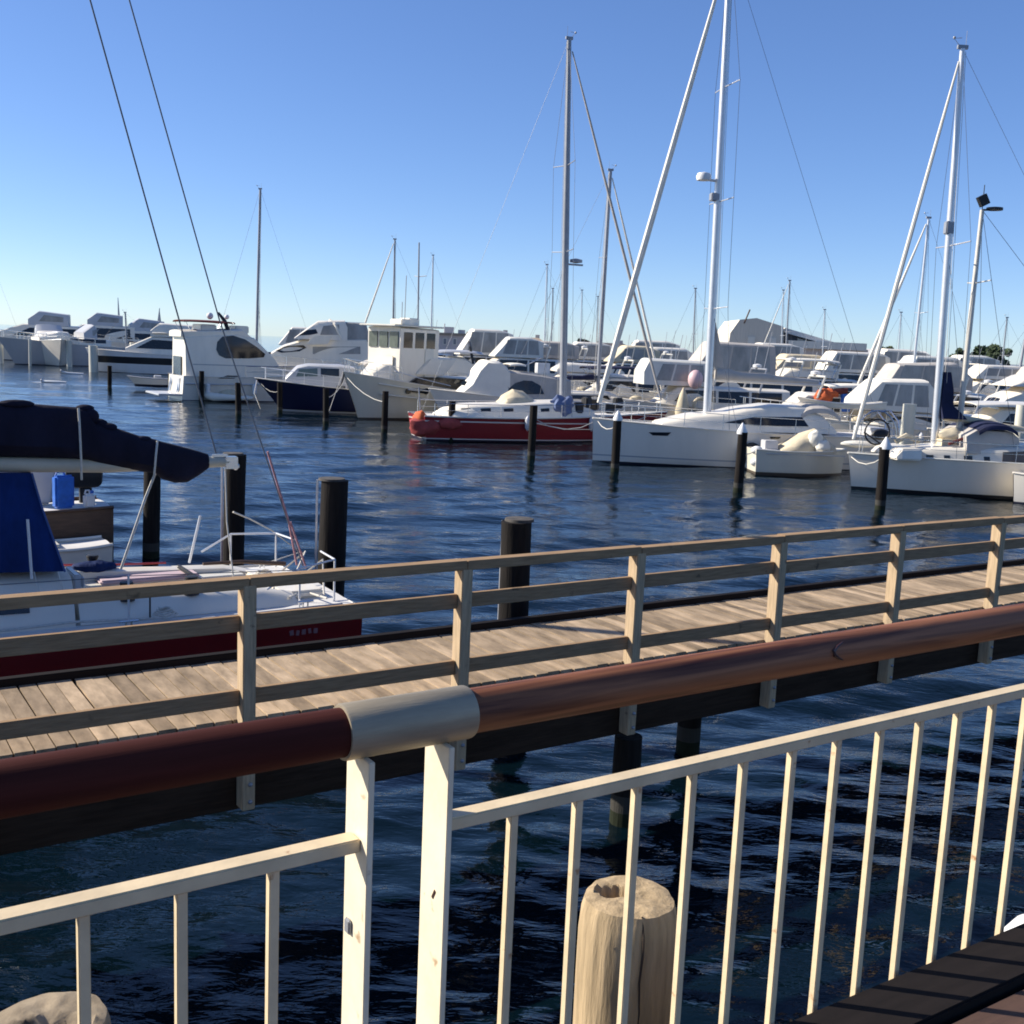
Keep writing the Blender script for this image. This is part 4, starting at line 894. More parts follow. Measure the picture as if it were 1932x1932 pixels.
# ---- white motor yacht behind the navy boat
c2 = Boat('motor_yacht', 'white flybridge motor yacht with raked windows behind the navy boat', 'motor yacht', (506, 742), 190, 13, 4.4, 2.2, 1.6, hw_, rake=1.6, tr=.1, p=2.6, ts=.9, toe=gel)
H = c2.house('saloon', gel, [c2.px(x, y) for x, y in ((512, 666), (536, 652), (575, 641), (690, 641), (700, 660))], 1.7, 1.8, margin=.3)
c2.side(H, [c2.px(x, y, 1.6) for x, y in ((519, 662), (540, 653), (572, 651), (578, 656), (565, 663), (530, 666))])
c2.side(H, [c2.px(x, y, 1.6) for x, y in ((590, 668), (590, 654), (680, 654), (680, 668))], m=clear)
H2 = c2.house('flybridge', gel, [c2.px(x, y) for x, y in ((556, 641), (575, 624), (600, 607), (650, 606), (655, 618))], c2.px(600, 641)[1], 1.6, tumble=.8, free=True)
c2.side(H2, [c2.px(x, y, 1.4) for x, y in ((563, 633), (578, 623), (596, 621), (600, 629), (585, 632))])
c2.side(H2, [c2.px(x, y, 1.4) for x, y in ((604, 632), (610, 615), (640, 612), (640, 632))], m=clear)
H3 = c2.house('clear_enclosure', clear, [c2.px(x, y) for x, y in ((648, 609), (690, 611), (697, 640))], c2.px(600, 641)[1], 1.5, tumble=.85, free=True)
part('lit_panel', gel, c2.root, lambda b: b.prism([c2.pt(x, y, 2.05) for x, y in ((576, 650), (592, 633), (628, 633), (618, 650))], (0, -.1, 0)), bevel=.02)
c2.tubes('radar_arch', gel, [[c2.pt(645, 640, s_ * 1.5), c2.pt(632, 612, s_ * 1.4), c2.pt(622, 604, s_ * .8)] for s_ in (1, -1)], .12)
c2.rail(-8, 1.3, .8, n=8, close=True)
# ---- express cruiser with covered windscreen
c4 = Boat('express_cruiser', 'white cruiser with bright windscreen cover and black side glazing, behind the trawler', 'cruiser', None, 192, 10, 3.6, 2.1, 1.5, hw_, rake=1.2, tr=.1, p=2.6, ts=.9, toe=gel, at=dp(752, 780, 72) * Vector((1, 1, 0)) if False else Vector((dp(752, 700, 72).x, 72, 0)))
H = c4.house('saloon', gel, [c4.px(x, y) for x, y in ((765, 728), (778, 712), (796, 704), (846, 673), (872, 676), (888, 686), (912, 690))], 1.5, 1.6, margin=.2)
c4.side(H, [c4.px(x, y, 1.5) for x, y in ((768, 727), (790, 710), (860, 708), (888, 714), (875, 732), (800, 732))])
part('windscreen_cover', cwhite, c4.root, lambda b: b.prism([c4.pt(x, y, 1.0) for x, y in ((789, 706), (812, 677), (862, 677), (836, 708))], (0, -1.6, .12)), bevel=.03)
c4.canopy('hardtop', gelg, c4.px(905, 670)[0], c4.px(820, 670)[0], 1.5, c4.px(860, 664)[1], .15, .1)
c4.tubes('radar_arch', black, [[c4.pt(893, 686, s_ * 1.4), c4.pt(887, 655, s_ * 1.2), c4.pt(885, 646, 0)] for s_ in (1, -1)], .09)
c4.rail(-7, 1, .7, n=7, close=True)
# ---- covered cruiser behind the red sailboat
c5 = Boat('covered_cruiser', 'cruiser under bright white fabric covers with an arched dark opening, behind the red hull', 'cruiser', None, 197, 9.5, 3.5, 1.9, 1.4, hw_, rake=1.0, tr=.1, p=2.7, ts=.9, toe=gel, at=Vector((dp(845, 700, 58.5).x, 58.5, 0)))
H = c5.house('front_cover', cwhite, [c5.px(x, y) for x, y in ((843, 761), (862, 742), (884, 722), (898, 696), (912, 681), (936, 684), (950, 700))], 1.5, 1.45, margin=.1)
H2 = c5.house('rear_cover', cgrey, [c5.px(x, y) for x, y in ((946, 699), (1000, 706), (1062, 716))], 1.4, 1.5, margin=.1)
c5.side(H2, [c5.px(x, y, 1.55) for x, y in ((958, 744), (962, 733), (974, 723), (990, 718), (1006, 719), (1022, 728), (1028, 744))], name='dark_opening')
c5.side(H, [c5.px(x, y, 1.5) for x, y in ((875, 727), (881, 719), (888, 721), (883, 729))], name='vent')
c5.box('liferaft', cap, (c5.px(1017, 692)[0], .6, c5.px(1017, 694)[1]), (.7, .5, .55)); c5.tubes('boathook', steel, [[c5.pt(955, 690, .4), c5.pt(990, 690, .4), c5.pt(1020, 675, .4)]], .035)
c5.canopy('fly_shade', cwhite, c5.px(985, 684)[0], c5.px(955, 684)[0], .8, c5.px(970, 688)[1], .1, .05)
# ---- boats behind the racing yacht
rc = random.Random(11)
def clutter(o, L, Bm, fs, zt_, H1):
    xa = min(x for x, z in H1)
    b = MB(); b.box((xa - .02, 0, fs + (zt_ - fs) * .45), (.05, Bm * .5, (zt_ - fs) * .75)); b.build('cockpit_shade_panel', black, o.root)  # black sheet drawn for the dark shade inside the open cockpit
    m = rc.choice([gel, alud, gel2])
    x = xa + rc.uniform(.8, 2.0); h = rc.uniform(.7, 1.2)
    o.tubes('radar_arch', m, [[(x, -Bm * .38, zt_ - .2), (x - .4, -Bm * .34, zt_ + h), (x - .4, Bm * .34, zt_ + h), (x, Bm * .38, zt_ - .2)]], .06)
    part('antenna', alud, o.root, lambda b: b.tube([(x - .4, Bm * .2, zt_ + h), (x - .7, Bm * .22, zt_ + h + rc.uniform(1.0, 2.4))], .018, 4))
    part('antenna', alud, o.root, lambda b: b.tube([(x - .4, -Bm * .25, zt_ + h), (x - .6, -Bm * .27, zt_ + h + rc.uniform(.8, 1.9))], .018, 4))
    part('radar_dome', cap, o.root, lambda b: b.lathe([(.05, -.1), (.25, -.06), (.25, .08), (.05, .14)], (x - .4, -Bm * .1, zt_ + h + .14), n=12), True)
    for k in range(2): o.fender(-L * rc.uniform(.25, .8), .8, 1, rc.choice([cap, cnavy, gelg]), .13, .6)
    cm = rc.choice([ctan, cgrey, cnavy, cwhite, brownt])
    part('deck_bundle', cm, o.root, lambda b: lump(b, (xa - rc.uniform(.3, 1.0), rc.uniform(-.5, .8), fs + .5), .55, (1.2, 1.1, .9), seed=rc.random() * 9), True)
    part('deck_chair', rc.choice([brownt, black, cgrey]), o.root, lambda b: (b.box((xa - .7, Bm * .28, fs + .35), (.5, .5, .1)), b.box((xa - .95, Bm * .28, fs + .7), (.08, .5, .7))), bevel=.02)
    part('rope_bundle', rc.choice([ctan, cgrey, cred]), o.root, lambda b: b.ball((-rc.uniform(.4, 1.2), rc.uniform(-.2, .3), o.sheer(-.8) + .12), .3, (1.3, .9, .6), 9, 6), True)
def generic(name, label, px, Y, head, L, Bm, fb, fs, H1, H2=None, top=None, hm=None, cm=None, cat='cruiser', rail=True, extra=None, wy=1.4, fly=True):
    o = Boat(name, label, cat, None, head, L, Bm, fb, fs, hm or hw_, rake=.9, tr=.1, p=2.6, ts=.9, toe=gel, at=Vector((dp(px, 700, Y).x, Y, 0)))
    H = o.house('saloon', gel, [(x, z) for x, z in H1], fs - .05, Bm / 2 * .8, margin=.25)
    xs = [x for x, z in H1]; zt_ = max(z for x, z in H1); a, b_ = min(xs) + .4, max(xs) - .5 - (zt_ - fs) * .9
    n = 2 if b_ - a < 5 else 3
    for k in range(n):
        u0, u1 = lerp(a, b_, k / n) + .08, lerp(a, b_, (k + 1) / n) - .08
        o.side(H, [(u0, fs + (zt_ - fs) * .38), (u0, zt_ - .16), (u1 + (0 if k < n - 1 else .1), zt_ - .18), (u1 + (0 if k < n - 1 else .55), fs + (zt_ - fs) * .38)])
    xq = sorted(H1)[-3:]
    o.front(H, xq[-1][0] - .15, xq[-2][0] + .1, 3)
    if H2:
        H_ = o.house('flybridge' if fly else 'cover', cm or gel, H2, zt_ + .04, Bm / 2 * .68, tumble=.85, free=True)
        x2 = [x for x, z in H2]; z2 = max(z for x, z in H2)
        if z2 - zt_ > .9: [o.side(H_, [(lerp(min(x2) + .3, max(x2) - .6, k / 3) + .06, zt_ + .3), (lerp(min(x2) + .4, max(x2) - 1.0, k / 3) + .06, z2 - .2), (lerp(min(x2) + .4, max(x2) - 1.0, (k + 1) / 3) - .06, z2 - .2), (lerp(min(x2) + .3, max(x2) - .6, (k + 1) / 3) - .06, zt_ + .3)], m=clear, name='clear_panel') for k in range(3)]
    if top:
        x0, x1, z, m = top
        o.canopy('bimini', m, x0, x1, Bm / 2 * .72, z, .15, .1, legs=(x0 + .1, x1 - .1), legz=zt_)
    if rail: o.rail(-L * .6, .6, .65, n=6, close=True)
    clutter(o, L, Bm, fs, zt_, H1)
    if extra: extra(o)
    return o
def ex1(o):
    part('pink_fender', pink, o.root, lambda b: b.ball(o.pt(1312, 716, 1.9), .42, (1, 1, 1.25)), True)
    part('folded_umbrella', ctan, o.root, lambda b: b.lathe([(.3, -1.0), (.4, -.4), (.2, .5), (.03, .9)], o.pt(1288, 762, 2.0)), True)
    part('rope_coil', ctan, o.root, lambda b: torus(b, o.pt(1322, 765, 2.0), .38, .1, (0, 1, .2)), True)
generic('canopied_cruiser', 'cruiser with a rounded cream hardtop and open dark cockpit, left of the tallest mast', 1186, 62, 188, 9.5, 3.6, 1.7, 1.2, [(-9, 2.45), (-2.6, 2.5), (-1.7, 1.7), (-1.2, 1.35)], [(-4.4, 3.2), (-4.2, 3.85), (-.9, 3.9), (-.6, 3.3)], None, cm=gel2, extra=ex1, fly=False)
generic('flybridge_cruiser', 'cruiser with grey clear-panelled flybridge enclosure behind the tallest mast', 1255, 68, 190, 11, 3.8, 1.9, 1.4, [(-9.5, 3.0), (-3, 3.1), (-2.0, 2.5), (-1.0, 1.6)], [(-6.6, 4.3), (-6.5, 5.0), (-2.6, 5.05), (-1.6, 3.6)], None, cm=cgrey)
generic('sport_cruiser', 'low white sport cruiser with long white hardtop right of the tallest mast', 1405, 78, 190, 10, 3.5, 1.8, 1.4, [(-8, 2.9), (-3, 3.0), (-2.0, 2.2), (-1.0, 1.6)], [(-6.5, 3.5), (-3, 3.55), (-2.4, 3.1)], (-6.5, -2.6, 4.2, cwhite))
def ex2(o):
    part('orange_cover', orange, o.root, lambda b: (lump(b, o.pt(1553, 752, 1.0), .55, (.9, .7, .9)), lump(b, o.pt(1568, 742, 1.0), .4, (1.2, .7, .6), seed=2)), True)
    part('red_flag_roll', cred, o.root, lambda b: b.tube([o.pt(1570, 740, 1.1), o.pt(1598, 737, 1.1)], .16), True)
    part('blue_drum', bluep, o.root, lambda b: b.lathe([(.3, -.45), (.32, 0), (.3, .45)], o.pt(1594, 760, 1.0)), True)
generic('cabin_boat', 'cabin boat with grey-green windows and bundled orange and blue gear on deck', 1430, 57, 186, 8.5, 3.2, 1.6, 1.2, [(-4.5, 2.5), (-2.4, 2.55), (-1.5, 1.8), (-.6, 1.5)], None, (-7.8, -3.4, 3.0, cwhite), extra=ex2)
mb = generic('bimini_cruiser', 'cruiser with a large smooth white bimini cover behind the ketch bow', 1600, 53, 186, 8.0, 3.4, 1.5, 1.1, [(-7, 1.9), (-2.4, 2.0), (-1.6, 1.6), (-.8, 1.3)], [(-4.0, 3.0), (-3.6, 3.5), (-1.3, 3.45), (-.4, 2.55)], None, cm=cwhite, fly=False)
generic('covered_launch', 'launch under a pale grey boat cover behind the white bimini cruiser', 1610, 66, 188, 9, 3.4, 1.9, 1.4, [(-8, 2.6), (-2.6, 2.7), (-1.6, 2.0), (-1, 1.6)], [(-7.0, 3.6), (-6.0, 4.4), (-2.4, 4.2), (-1.6, 3.0)], None, cm=cgrey, fly=False)
def ex3(o):
    part('red_sail_cover', cred, o.root, lambda b: b.tube([o.pt(1733, 708), o.pt(1764, 712)], [.38, .3], 10), True)
generic('red_cover_boat', 'boat with a stowed maroon sail cover beside the ketch main mast', 1690, 70, 186, 9, 3.2, 1.6, 1.3, [(-7, 2.3), (-3, 2.4), (-2, 1.8), (-1.2, 1.5)], None, None, extra=ex3)
generic('hardtop_cruiser', 'white-roofed cruiser with dark windows behind the ketch mizzen', 1800, 47, 184, 8.0, 3.2, 1.6, 1.3, [(-7.5, 2.45), (-1.8, 2.6), (-1.0, 1.9), (-.5, 1.5)], None, (-7.4, -.6, 2.75, gel))
generic('express_boat', 'white express cruiser with bright raked front at the far right', 1812, 60, 186, 9.0, 3.4, 1.7, 1.4, [(-8, 3.0), (-3.6, 3.3), (-2.2, 2.7), (-1.2, 1.6)], [(-6.5, 3.7), (-3.4, 3.9), (-2.4, 3.3)], None)
generic('roofed_cruiser', 'white cruiser with a grey roof at the right edge behind the express cruiser', 1870, 75, 184, 10, 3.6, 2.0, 1.5, [(-9, 3.2), (-3, 3.3), (-2, 2.6), (-1, 1.8)], [(-6, 4.3), (-2.6, 4.4), (-2.0, 3.4)], None, cm=cgrey)
generic('dark_window_cruiser', 'low cruiser with a long dark awning just behind the red sailboat mast', 1072, 70, 190, 9, 3.4, 1.8, 1.3, [(-8, 2.5), (-2.6, 2.6), (-1.6, 2.0), (-.8, 1.6)], None, (-6.5, -1.0, 3.2, cnavy))
generic('white_cruiser', 'plain white cruiser under the pale house fronts left of the red sailboat mast', 985, 76, 190, 9, 3.4, 1.8, 1.4, [(-8, 2.6), (-3, 2.7), (-2, 2.0), (-1, 1.6)], [(-6, 3.2), (-2.8, 3.3), (-2.2, 2.9)], None)
for lab, px, Y, L, z2, cm in (('pale-roofed cruiser in the back row, left of the grey hangar', 1290, 98, 11, 5.3, gel2), ('back-row cruiser with tan top under the grey hangar', 1400, 96, 11, 4.6, ctan), ('long white back-row cruiser below the white hangar roof', 1490, 94, 13, 5.0, gel),
                              ('back-row cruiser with flat cream roof right of the white hangar', 1640, 92, 12, 4.9, gel2), ('back-row cruiser in front of the dark trees', 1770, 90, 11, 4.4, gel), ('back-row cruiser with grey cover right of the dark trees', 1880, 88, 11, 4.8, cgrey), ('back-row cruiser between the houses and the canopied cruiser', 1150, 100, 11, 4.7, gel)):
    generic('back_row_cruiser', lab, px, Y, 188 + random.uniform(-4, 4), L, 3.8, 2.0, 1.5, [(-L + 1.5, 3.2), (-3.4, 3.3), (-2.2, 2.6), (-1.2, 1.8)], [(-L * .65, z2 - .3), (-L * .6, z2), (-3.6, z2), (-2.6, 3.5)], None, cm=cm)
for lab, px, Y, L, z2, cm in (('back-row cruiser between the tall cruiser and the motor yacht', 470, 112, 11, 5.2, gel), ('back-row cruiser peeping out right behind the motor yacht', 655, 104, 11, 5.0, gel), ('back-row cruiser with clear flybridge right of the trawler wheelhouse', 800, 98, 11, 5.6, gel),
                              ('back-row cruiser in front of the flat-roofed building', 862, 92, 10, 5.0, gel2), ('back-row cruiser with grey canopy in front of the tiled house', 925, 99, 11, 4.8, cgrey), ('back-row cruiser below the small house', 1000, 104, 11, 4.9, gel),
                              ('back-row cruiser with tan cover right of the red sailboat mast', 1082, 92, 10, 4.7, ctan), ('back-row cruiser in front of the grey shed', 1120, 112, 12, 5.4, gel), ('back-row cruiser under the hangar front', 1350, 108, 12, 5.6, gel), ('back-row cruiser in front of the long shed', 1580, 104, 12, 5.5, gel), ('back-row cruiser behind the maroon sail cover', 1720, 101, 11, 5.2, gel2)):
    generic('back_row_cruiser', lab, px, Y, 190 + random.uniform(-5, 5), L, 3.8, 2.1, 1.5, [(-L + 1.5, 3.2), (-3.4, 3.35), (-2.2, 2.6), (-1.2, 1.8)], [(-L * .7, z2 - .3), (-L * .6, z2), (-4.2, z2), (-2.9, 3.5)], None, cm=cm)
# ---- far left cruisers
for nm, lab, px, py, head, L, top in (
        ('far_cruiser', 'leftmost far cruiser with raked grey bow, cut by the left edge', 28, 687, 222, 12, 4.6), ('far_cruiser', 'far white cruiser with bright sloping foredeck, between the pale piles', 112, 691, 300, 12, 4.4),
        ('far_cruiser', 'far cruiser with a tall dark mast on its roof, second row', 60, 675, 200, 15, 6.3), ('far_cruiser', 'far grey-roofed cruiser above the black-striped boat', 140, 678, 205, 15, 5.8),
        ('far_cruiser', 'far cruiser half hidden behind the leftmost one, at the left edge', -60, 676, 196, 15, 6.0), ('far_cruiser', 'far cruiser with long low roof between the black-banded and the tall cruiser', 215, 678, 195, 14, 5.2)):
    o = Boat(nm, lab, 'cruiser', (px, py), head, L, 4.6, 2.9, 2.2, hgr if 'grey bow' in lab else hw_, rake=1.8, tr=.1, p=2.6, ts=.9, toe=gel)
    H = o.house('saloon', gel, [(-L + 2, top - 1.7), (-6.5, top - 1.6), (-4.5, 3.7), (-2.2, 3.0)], 2.2, 1.9, margin=.3)
    o.side(H, [(-L + 2.6, 3.0), (-L + 2.6, top - 2.0), (-7.2, top - 2.0), (-5.2, 3.0)]); o.front(H, -4.6, -6.3, 3)
    H2 = o.house('flybridge', gelg, [(-L + 3.5, top - .3), (-8.2, top), (-7, top - .9)], top - 1.66, 1.6, tumble=.85, free=True)
    o.side(H2, [(-L + 4, top - 1.2), (-L + 4, top - .6), (-8.8, top - .4), (-8.2, top - 1.2)], m=clear, name='clear_panel')
    if 'tall dark' in lab: o.tubes('antenna_mast', alud, [[(-L + 4, 0, top - .5), (-L + 4.1, 0, top + 2.2)]], [.16, .04])
    if 'grey-roofed' in lab: o.tubes('antenna_mast', alud, [[(-L + 4, 1, top - .5), (-L + 4.1, 1, top + 1.2)], [(-L + 4, -1.2, top - .5), (-L + 3.8, -1.2, top + 1.6)]], [.16, .05])
    o.rail(-8, 1.2, .8, n=6, close=True, r=.03)
o = Boat('striped_cruiser', 'far white cruiser with a broad black band along its hull', 'cruiser', (182, 701), 190, 12, 4.2, 2.3, 1.9, hmat('hull_black_band', (.7, .69, .66), (.03, .03, .04), .05, [(.95, 1.62, (.012, .012, .013))]), rake=1.0, tr=.1, p=2.8, ts=.9, toe=gel)
H = o.house('saloon', gel, [(-10, 3.6), (-5.5, 3.7), (-3, 2.5)], 1.9, 1.7, margin=.3); o.side(H, [(-9.4, 2.5), (-9.4, 3.3), (-5.6, 3.4), (-4.0, 2.5)])
H2 = o.house('flybridge', gel, [(-9.5, 4.9), (-6.2, 5.0), (-5.4, 4.3)], 3.7, 1.5, tumble=.85, free=True)
o.canopy('overhang', gel, -11.2, -5.6, 1.7, 4.1, .12, .05)
GP = 'pale sleeved piles by the far cruisers'
for lab, px, yb, yt, r in (('pale pile at the left edge by the leftmost far cruiser', 3, 686, 650, .22), ('thin pale pile left of the far white hull', 57, 690, 640, .14), ('pale pile right of the far white hull', 131, 692, 642, .3), ('broad pale pile left of the black-banded cruiser', 177, 702, 652, .42), ('broad pale pile before the black-banded cruiser', 252, 704, 646, .3)):
    p = gp(px, yb); pile(lab, p, dp(px, yt, p.y).z, r, False, GP, m=pilew, name='sleeved_pile', strip=False)
p = gp(1712, 872); o = pile('fat pale pile standing behind the ketch bow', Vector((dp(1712, 800, 41.5).x, 41.5, 0)), dp(1712, 762, 41.5).z, .24, False, None, m=pilew, name='sleeved_pile', strip=False)
pile('pale pile behind the ketch at the right edge', Vector((dp(1926, 800, 43).x, 43, 0)), dp(1926, 764, 43).z, .22, False, None, m=pilew, name='sleeved_pile', strip=False)
for i, (lab, px, y, Yd) in enumerate((('white gull-like float nearer the left, drifting on the water', 103, 722, 0), ('white curved float drifting on the water', 138, 706, 0))):
    o = thing('float', lab, 'float', gp(px, y), .3 * i)
    part('body', cap, o, lambda b: b.loft([[Vector((x, w * math.cos(a), .05 + h + .1 * math.sin(a))) for a in [2 * PI * j / 8 for j in range(8)]] for x, w, h in ((-1.0, .03, .15 * i), (-.4, .16, .02), (.3, .16, .0), (.9, .03, -.02))]), True)
    part('tip', gelg, o, lambda b: b.ball((-1.0, 0, .15 + .15 * i), .1), True)

# ---- sailboats whose rigs rise above the back rows
def rig(label, px_t, yt, px_b, Y, r=.07, furl=None, m=None, sp=(.5,), head=190, hull=True, cov=cnavy, bowx=None, L=9.5):
    t = dp(px_t, yt, Y)
    o = Boat('moored_sailboat', label, 'sailboat', None, head, L, 2.9, 1.25, 1.05, hw_, rake=.7, tr=.1, p=2.0, ts=.7, toe=gel, at=Vector((dp(px_b, 690, Y).x, Y, 0)) - Vector((math.cos(math.radians(head)), math.sin(math.radians(head)), 0)) * (-L * .38), group='sailboats in the back rows')
    H = o.house('coachroof', gel, [(-6.5, 1.75), (-3, 1.8), (-1.8, 1.3)], .95, 1.0, margin=.35); o.side(H, [(-6, 1.4), (-6, 1.62), (-3.2, 1.66), (-3, 1.42)])
    xt, zt_ = o.px(px_t, yt)
    o.mast(-L * .38, 1.6, (xt, zt_), r=r, m=m or alu, spread=sp, sw=.8, furl=furl, wr=.011)
    o.boom(-L * .38 - .2, 2.55, -L * .38 - 3.4, 2.4, cov, .35, .07)
    return o
rig('far sailboat with a lone tall mast above the tall cruiser and motor yacht', 491, 357, 483, 105, .13, None, alud, (.42,))
rig('distant sailboat whose mast and furled jib lean above the trawler wheelhouse', 745, 452, 740, 110, .10, .085, alud, (.5,), cov=cgrey)
rig('distant sailboat with a faint short mast right of the trawler', 817, 482, 812, 150, .11, None, alu, (.45,))
rig('sailboat with shorter mast just right of the red sailboat mast', 1152, 322, 1130, 66, .12, .07, alud, (.62,), head=12, cov=cnavy)
rig('distant sailboat with thin mast close left of the red sailboat mast', 1032, 500, 1026, 120, .07, None, alu, (.5,))
rig('distant sailboat with very thin mast below the pale houses', 1043, 545, 1039, 140, .07, None, alud, (.5,))
rig('distant sailboat with thin mast left of the tallest mast', 1312, 545, 1308, 120, .07, None, alud, (.5,))
rig('distant sailboat with mast rising over the grey hangar ridge', 1490, 530, 1482, 125, .08, .06, alud, (.5,))
rig('distant sailboat masted just left of the hangar ridge sailboat', 1478, 548, 1474, 135, .06, None, alu, (.5,))
rig('sailboat with furled jib between the ketch forestay and main mast', 1752, 412, 1724, 72, .085, .10, alu, (.5,))
rig('distant sailboat at the right edge with dark leaning mast', 1937, 620, 1922, 95, .12, None, alud, (.5,))
rig('far sailboat at the left edge whose rigging slopes down to the cruisers', -40, 430, -46, 135, .1, None, alud, (.5,), head=185)

rig('distant sailboat with hair-thin mast right of the small olive tree', 1128, 560, 1124, 150, .06, None, alud, (.5,), cov=cgrey)
rig('distant sailboat with short mast between the two far left cruisers and the tall cruiser', 236, 590, 240, 140, .1, None, alud, (.5,))
rig('distant sailboat with pale mast left of the shore shed', 1098, 548, 1094, 145, .06, None, alu, (.5,), cov=cgrey)
rig('distant sailboat with two-spreader mast right of the tallest mast', 1345, 560, 1341, 118, .07, None, alud, (.35, .65))
rig('distant sailboat whose mast crosses the middle of the hangar roof', 1556, 585, 1552, 128, .06, None, alu, (.5,))
rig('distant sailboat with short pale mast left of the dark shore trees', 1700, 590, 1694, 122, .06, None, alu, (.5,))
rig('distant sailboat with leaning mast between the dark shore trees and the right edge', 1900, 600, 1890, 118, .07, None, alud, (.5,))
def moor(bt, x, z, px, yb, pz, sag=.25):
    e = gp(px, yb); d = e - bt.o; lx, ly = d.dot(bt.f), d.dot(bt.n); a = Vector((x, 0, z)); c = Vector((lx, ly, pz))
    bt.tubes('mooring_line', wirel, [[a.lerp(c, t) - Vector((0, 0, sag * 4 * t * (1 - t))) for t in (0, .25, .5, .75, 1)]], .016)
moor(y1, -.1, 1.6, 1160, 890, 1.7); moor(y1, -.1, 1.6, 1002, 866, 1.6, .4); moor(k2, .1, 1.1, 1660, 962, 1.6); moor(rb, -11.9, 1.0, 850, 832, 1.2); moor(rb, -.1, 1.3, 1002, 866, 1.4, .5)
moor(nv, 1.2, 1.6, 528, 778, 1.2); moor(tr, .9, 2.3, 615, 800, 1.3); moor(tr, .9, 2.3, 725, 815, 1.4); moor(cb, -3.4, .8, 1392, 928, 1.3, .1)
# ================================================================== shore
landm = mat('shore_ground', (.22, .19, .15), .95, var=.25, scale=.1, bump=.05)
tag(part('quay', landm, None, lambda b: b.box((140, 300, .2), (330, 240, 2.2), rz=math.radians(8))), kind='structure')
def house_b(name, label, px0, px1, Y, yt_wall, roof, wallc, roofc, depth=12, rz=0, wins=3, ridge=1.5, floors=2):
    a = dp(px0, yt_wall, Y); c = dp(px1, yt_wall, Y); w = (c - a).length; cx = (a.x + c.x) / 2
    o = thing(name, label, 'building', (cx, Y + depth / 2, 0), rz)
    hgt = (a.z + c.z) / 2
    wl = part('wall', wallc, o, lambda b: b.box((0, 0, hgt / 2 + .5), (w, depth, hgt - 1)), bevel=.02)
    if roof == 'hip':
        e = .6
        rf = part('roof', roofc, o, lambda b: b.add([(-w / 2 - e, -depth / 2 - e, hgt), (w / 2 + e, -depth / 2 - e, hgt), (w / 2 + e, depth / 2 + e, hgt), (-w / 2 - e, depth / 2 + e, hgt), (-w * .25, 0, hgt + ridge), (w * .25, 0, hgt + ridge)], [(0, 1, 5, 4), (1, 2, 5), (2, 3, 4, 5), (3, 0, 4), (3, 2, 1, 0)]))
        part('chimney', wallc, rf, lambda b: b.box((w * .2, .5, hgt + ridge * .9), (.8, .8, 1.4)))
    elif roof == 'flat':
        part('roof', roofc, o, lambda b: b.box((0, 0, hgt + .2), (w + .8, depth + .8, .4)))
        part('roof_vent', gelg, o, lambda b: (b.box((-w * .15, -2, hgt + .9), (1.6, 1.4, 1.1)), b.box((w * .1, -1, hgt + .7), (1.2, 1.2, .7)), b.tube([(-w * .25, -2, hgt), (-w * .25, -2, hgt + 2)], .1)))
    fl = [(hgt - 1) * (k + .55) / floors + 1 for k in range(floors)]
    for z in fl:
        for k in range(wins):
            x = -w / 2 + w * (k + .5) / wins
            wf = part('window', gel, o, lambda b: b.box((x, -depth / 2 - .03, z), (w / wins * .4, .08, 1.1)))
            part('pane', bglass, wf, lambda b: b.box((x, -depth / 2 - .06, z), (w / wins * .4 - .2, .06, .9)))
    return o
pk = mat('pink_render', (.60, .52, .48), .9, var=.08, scale=.6); cr_ = mat('pale_render', (.62, .58, .50), .9, var=.08, scale=.6)
tanr = mat('tan_roof_tile', (.34, .27, .20), .9, var=.15, scale=1.5); bglass = mat('pale_window_glass', (.22, .22, .23), .3)
dkr = mat('dark_roof', (.10, .09, .09), .8, var=.2, scale=1)
gyr = mat('grey_render', (.46, .45, .45), .9, var=.1, scale=.6)
house_b('flat_roofed_house', 'pink flat-roofed building with rooftop vents, behind the covered cruiser', 812, 905, 190, 633, 'flat', pk, tanr, wins=5)
house_b('tiled_house', 'pink house with a low tan tiled roof right of the flat-roofed building', 905, 972, 200, 646, 'hip', pk, tanr, wins=4, ridge=1.8)
house_b('small_house', 'pale house with a low brown roof left of the red sailboat mast', 978, 1030, 205, 650, 'hip', cr_, tanr, wins=3, ridge=1.3)
house_b('shed', 'grey shed with a dark roof behind the thick sloping sail', 1108, 1205, 200, 664, 'hip', gyr, dkr, wins=4, ridge=1.6, floors=1)
# hangar with big corrugated end and long white roof
hm_ = mat('corrugated_grey_sheet', (.62, .57, .47), .7, var=.12, scale=2, stretch=(5, 5, .15))
hr_ = mat('white_roof_sheet', (.74, .71, .64), .6, var=.1, scale=.8)
Y = 185
def sh(px, py, dy=0): return dp(px, py, Y + dy)
hg = thing('hangar', 'large hangar with tall grey corrugated front and long white sloping roof', 'building', (sh(1440, 660).x, Y, 0))
def loc(p): return p - Vector(hg.location)
def hz(px, py): q = loc(sh(px, py)); return (q.x, q.z)
fr_ = [hz(1368, 672), hz(1378, 628), hz(1396, 603), hz(1428, 600), hz(1478, 616), hz(1482, 672)]
fr_ = [(fr_[0][0], 1)] + fr_[1:5] + [(fr_[5][0], 1)]
part('front_wall', hm_, hg, lambda b: b.prism([(x, 0, z) for x, z in fr_], (0, 14, 0)))
x0, z0 = hz(1484, 618); x1, z1 = hz(1640, 664)
part('roof', hr_, hg, lambda b: b.prism([(x0, 1, z0), (x1, 1, z1), (x1, 1, z1 - .6), (x0, 1, z0 - .8)], (0, 20, 0)))
part('side_wall', cr_, hg, lambda b: b.prism([(x0, 2, 1), (x1 - 1, 2, 1), (x1 - 1, 2, z1 - .6), (x0, 2, z0 - 1)], (0, 17, 0)))
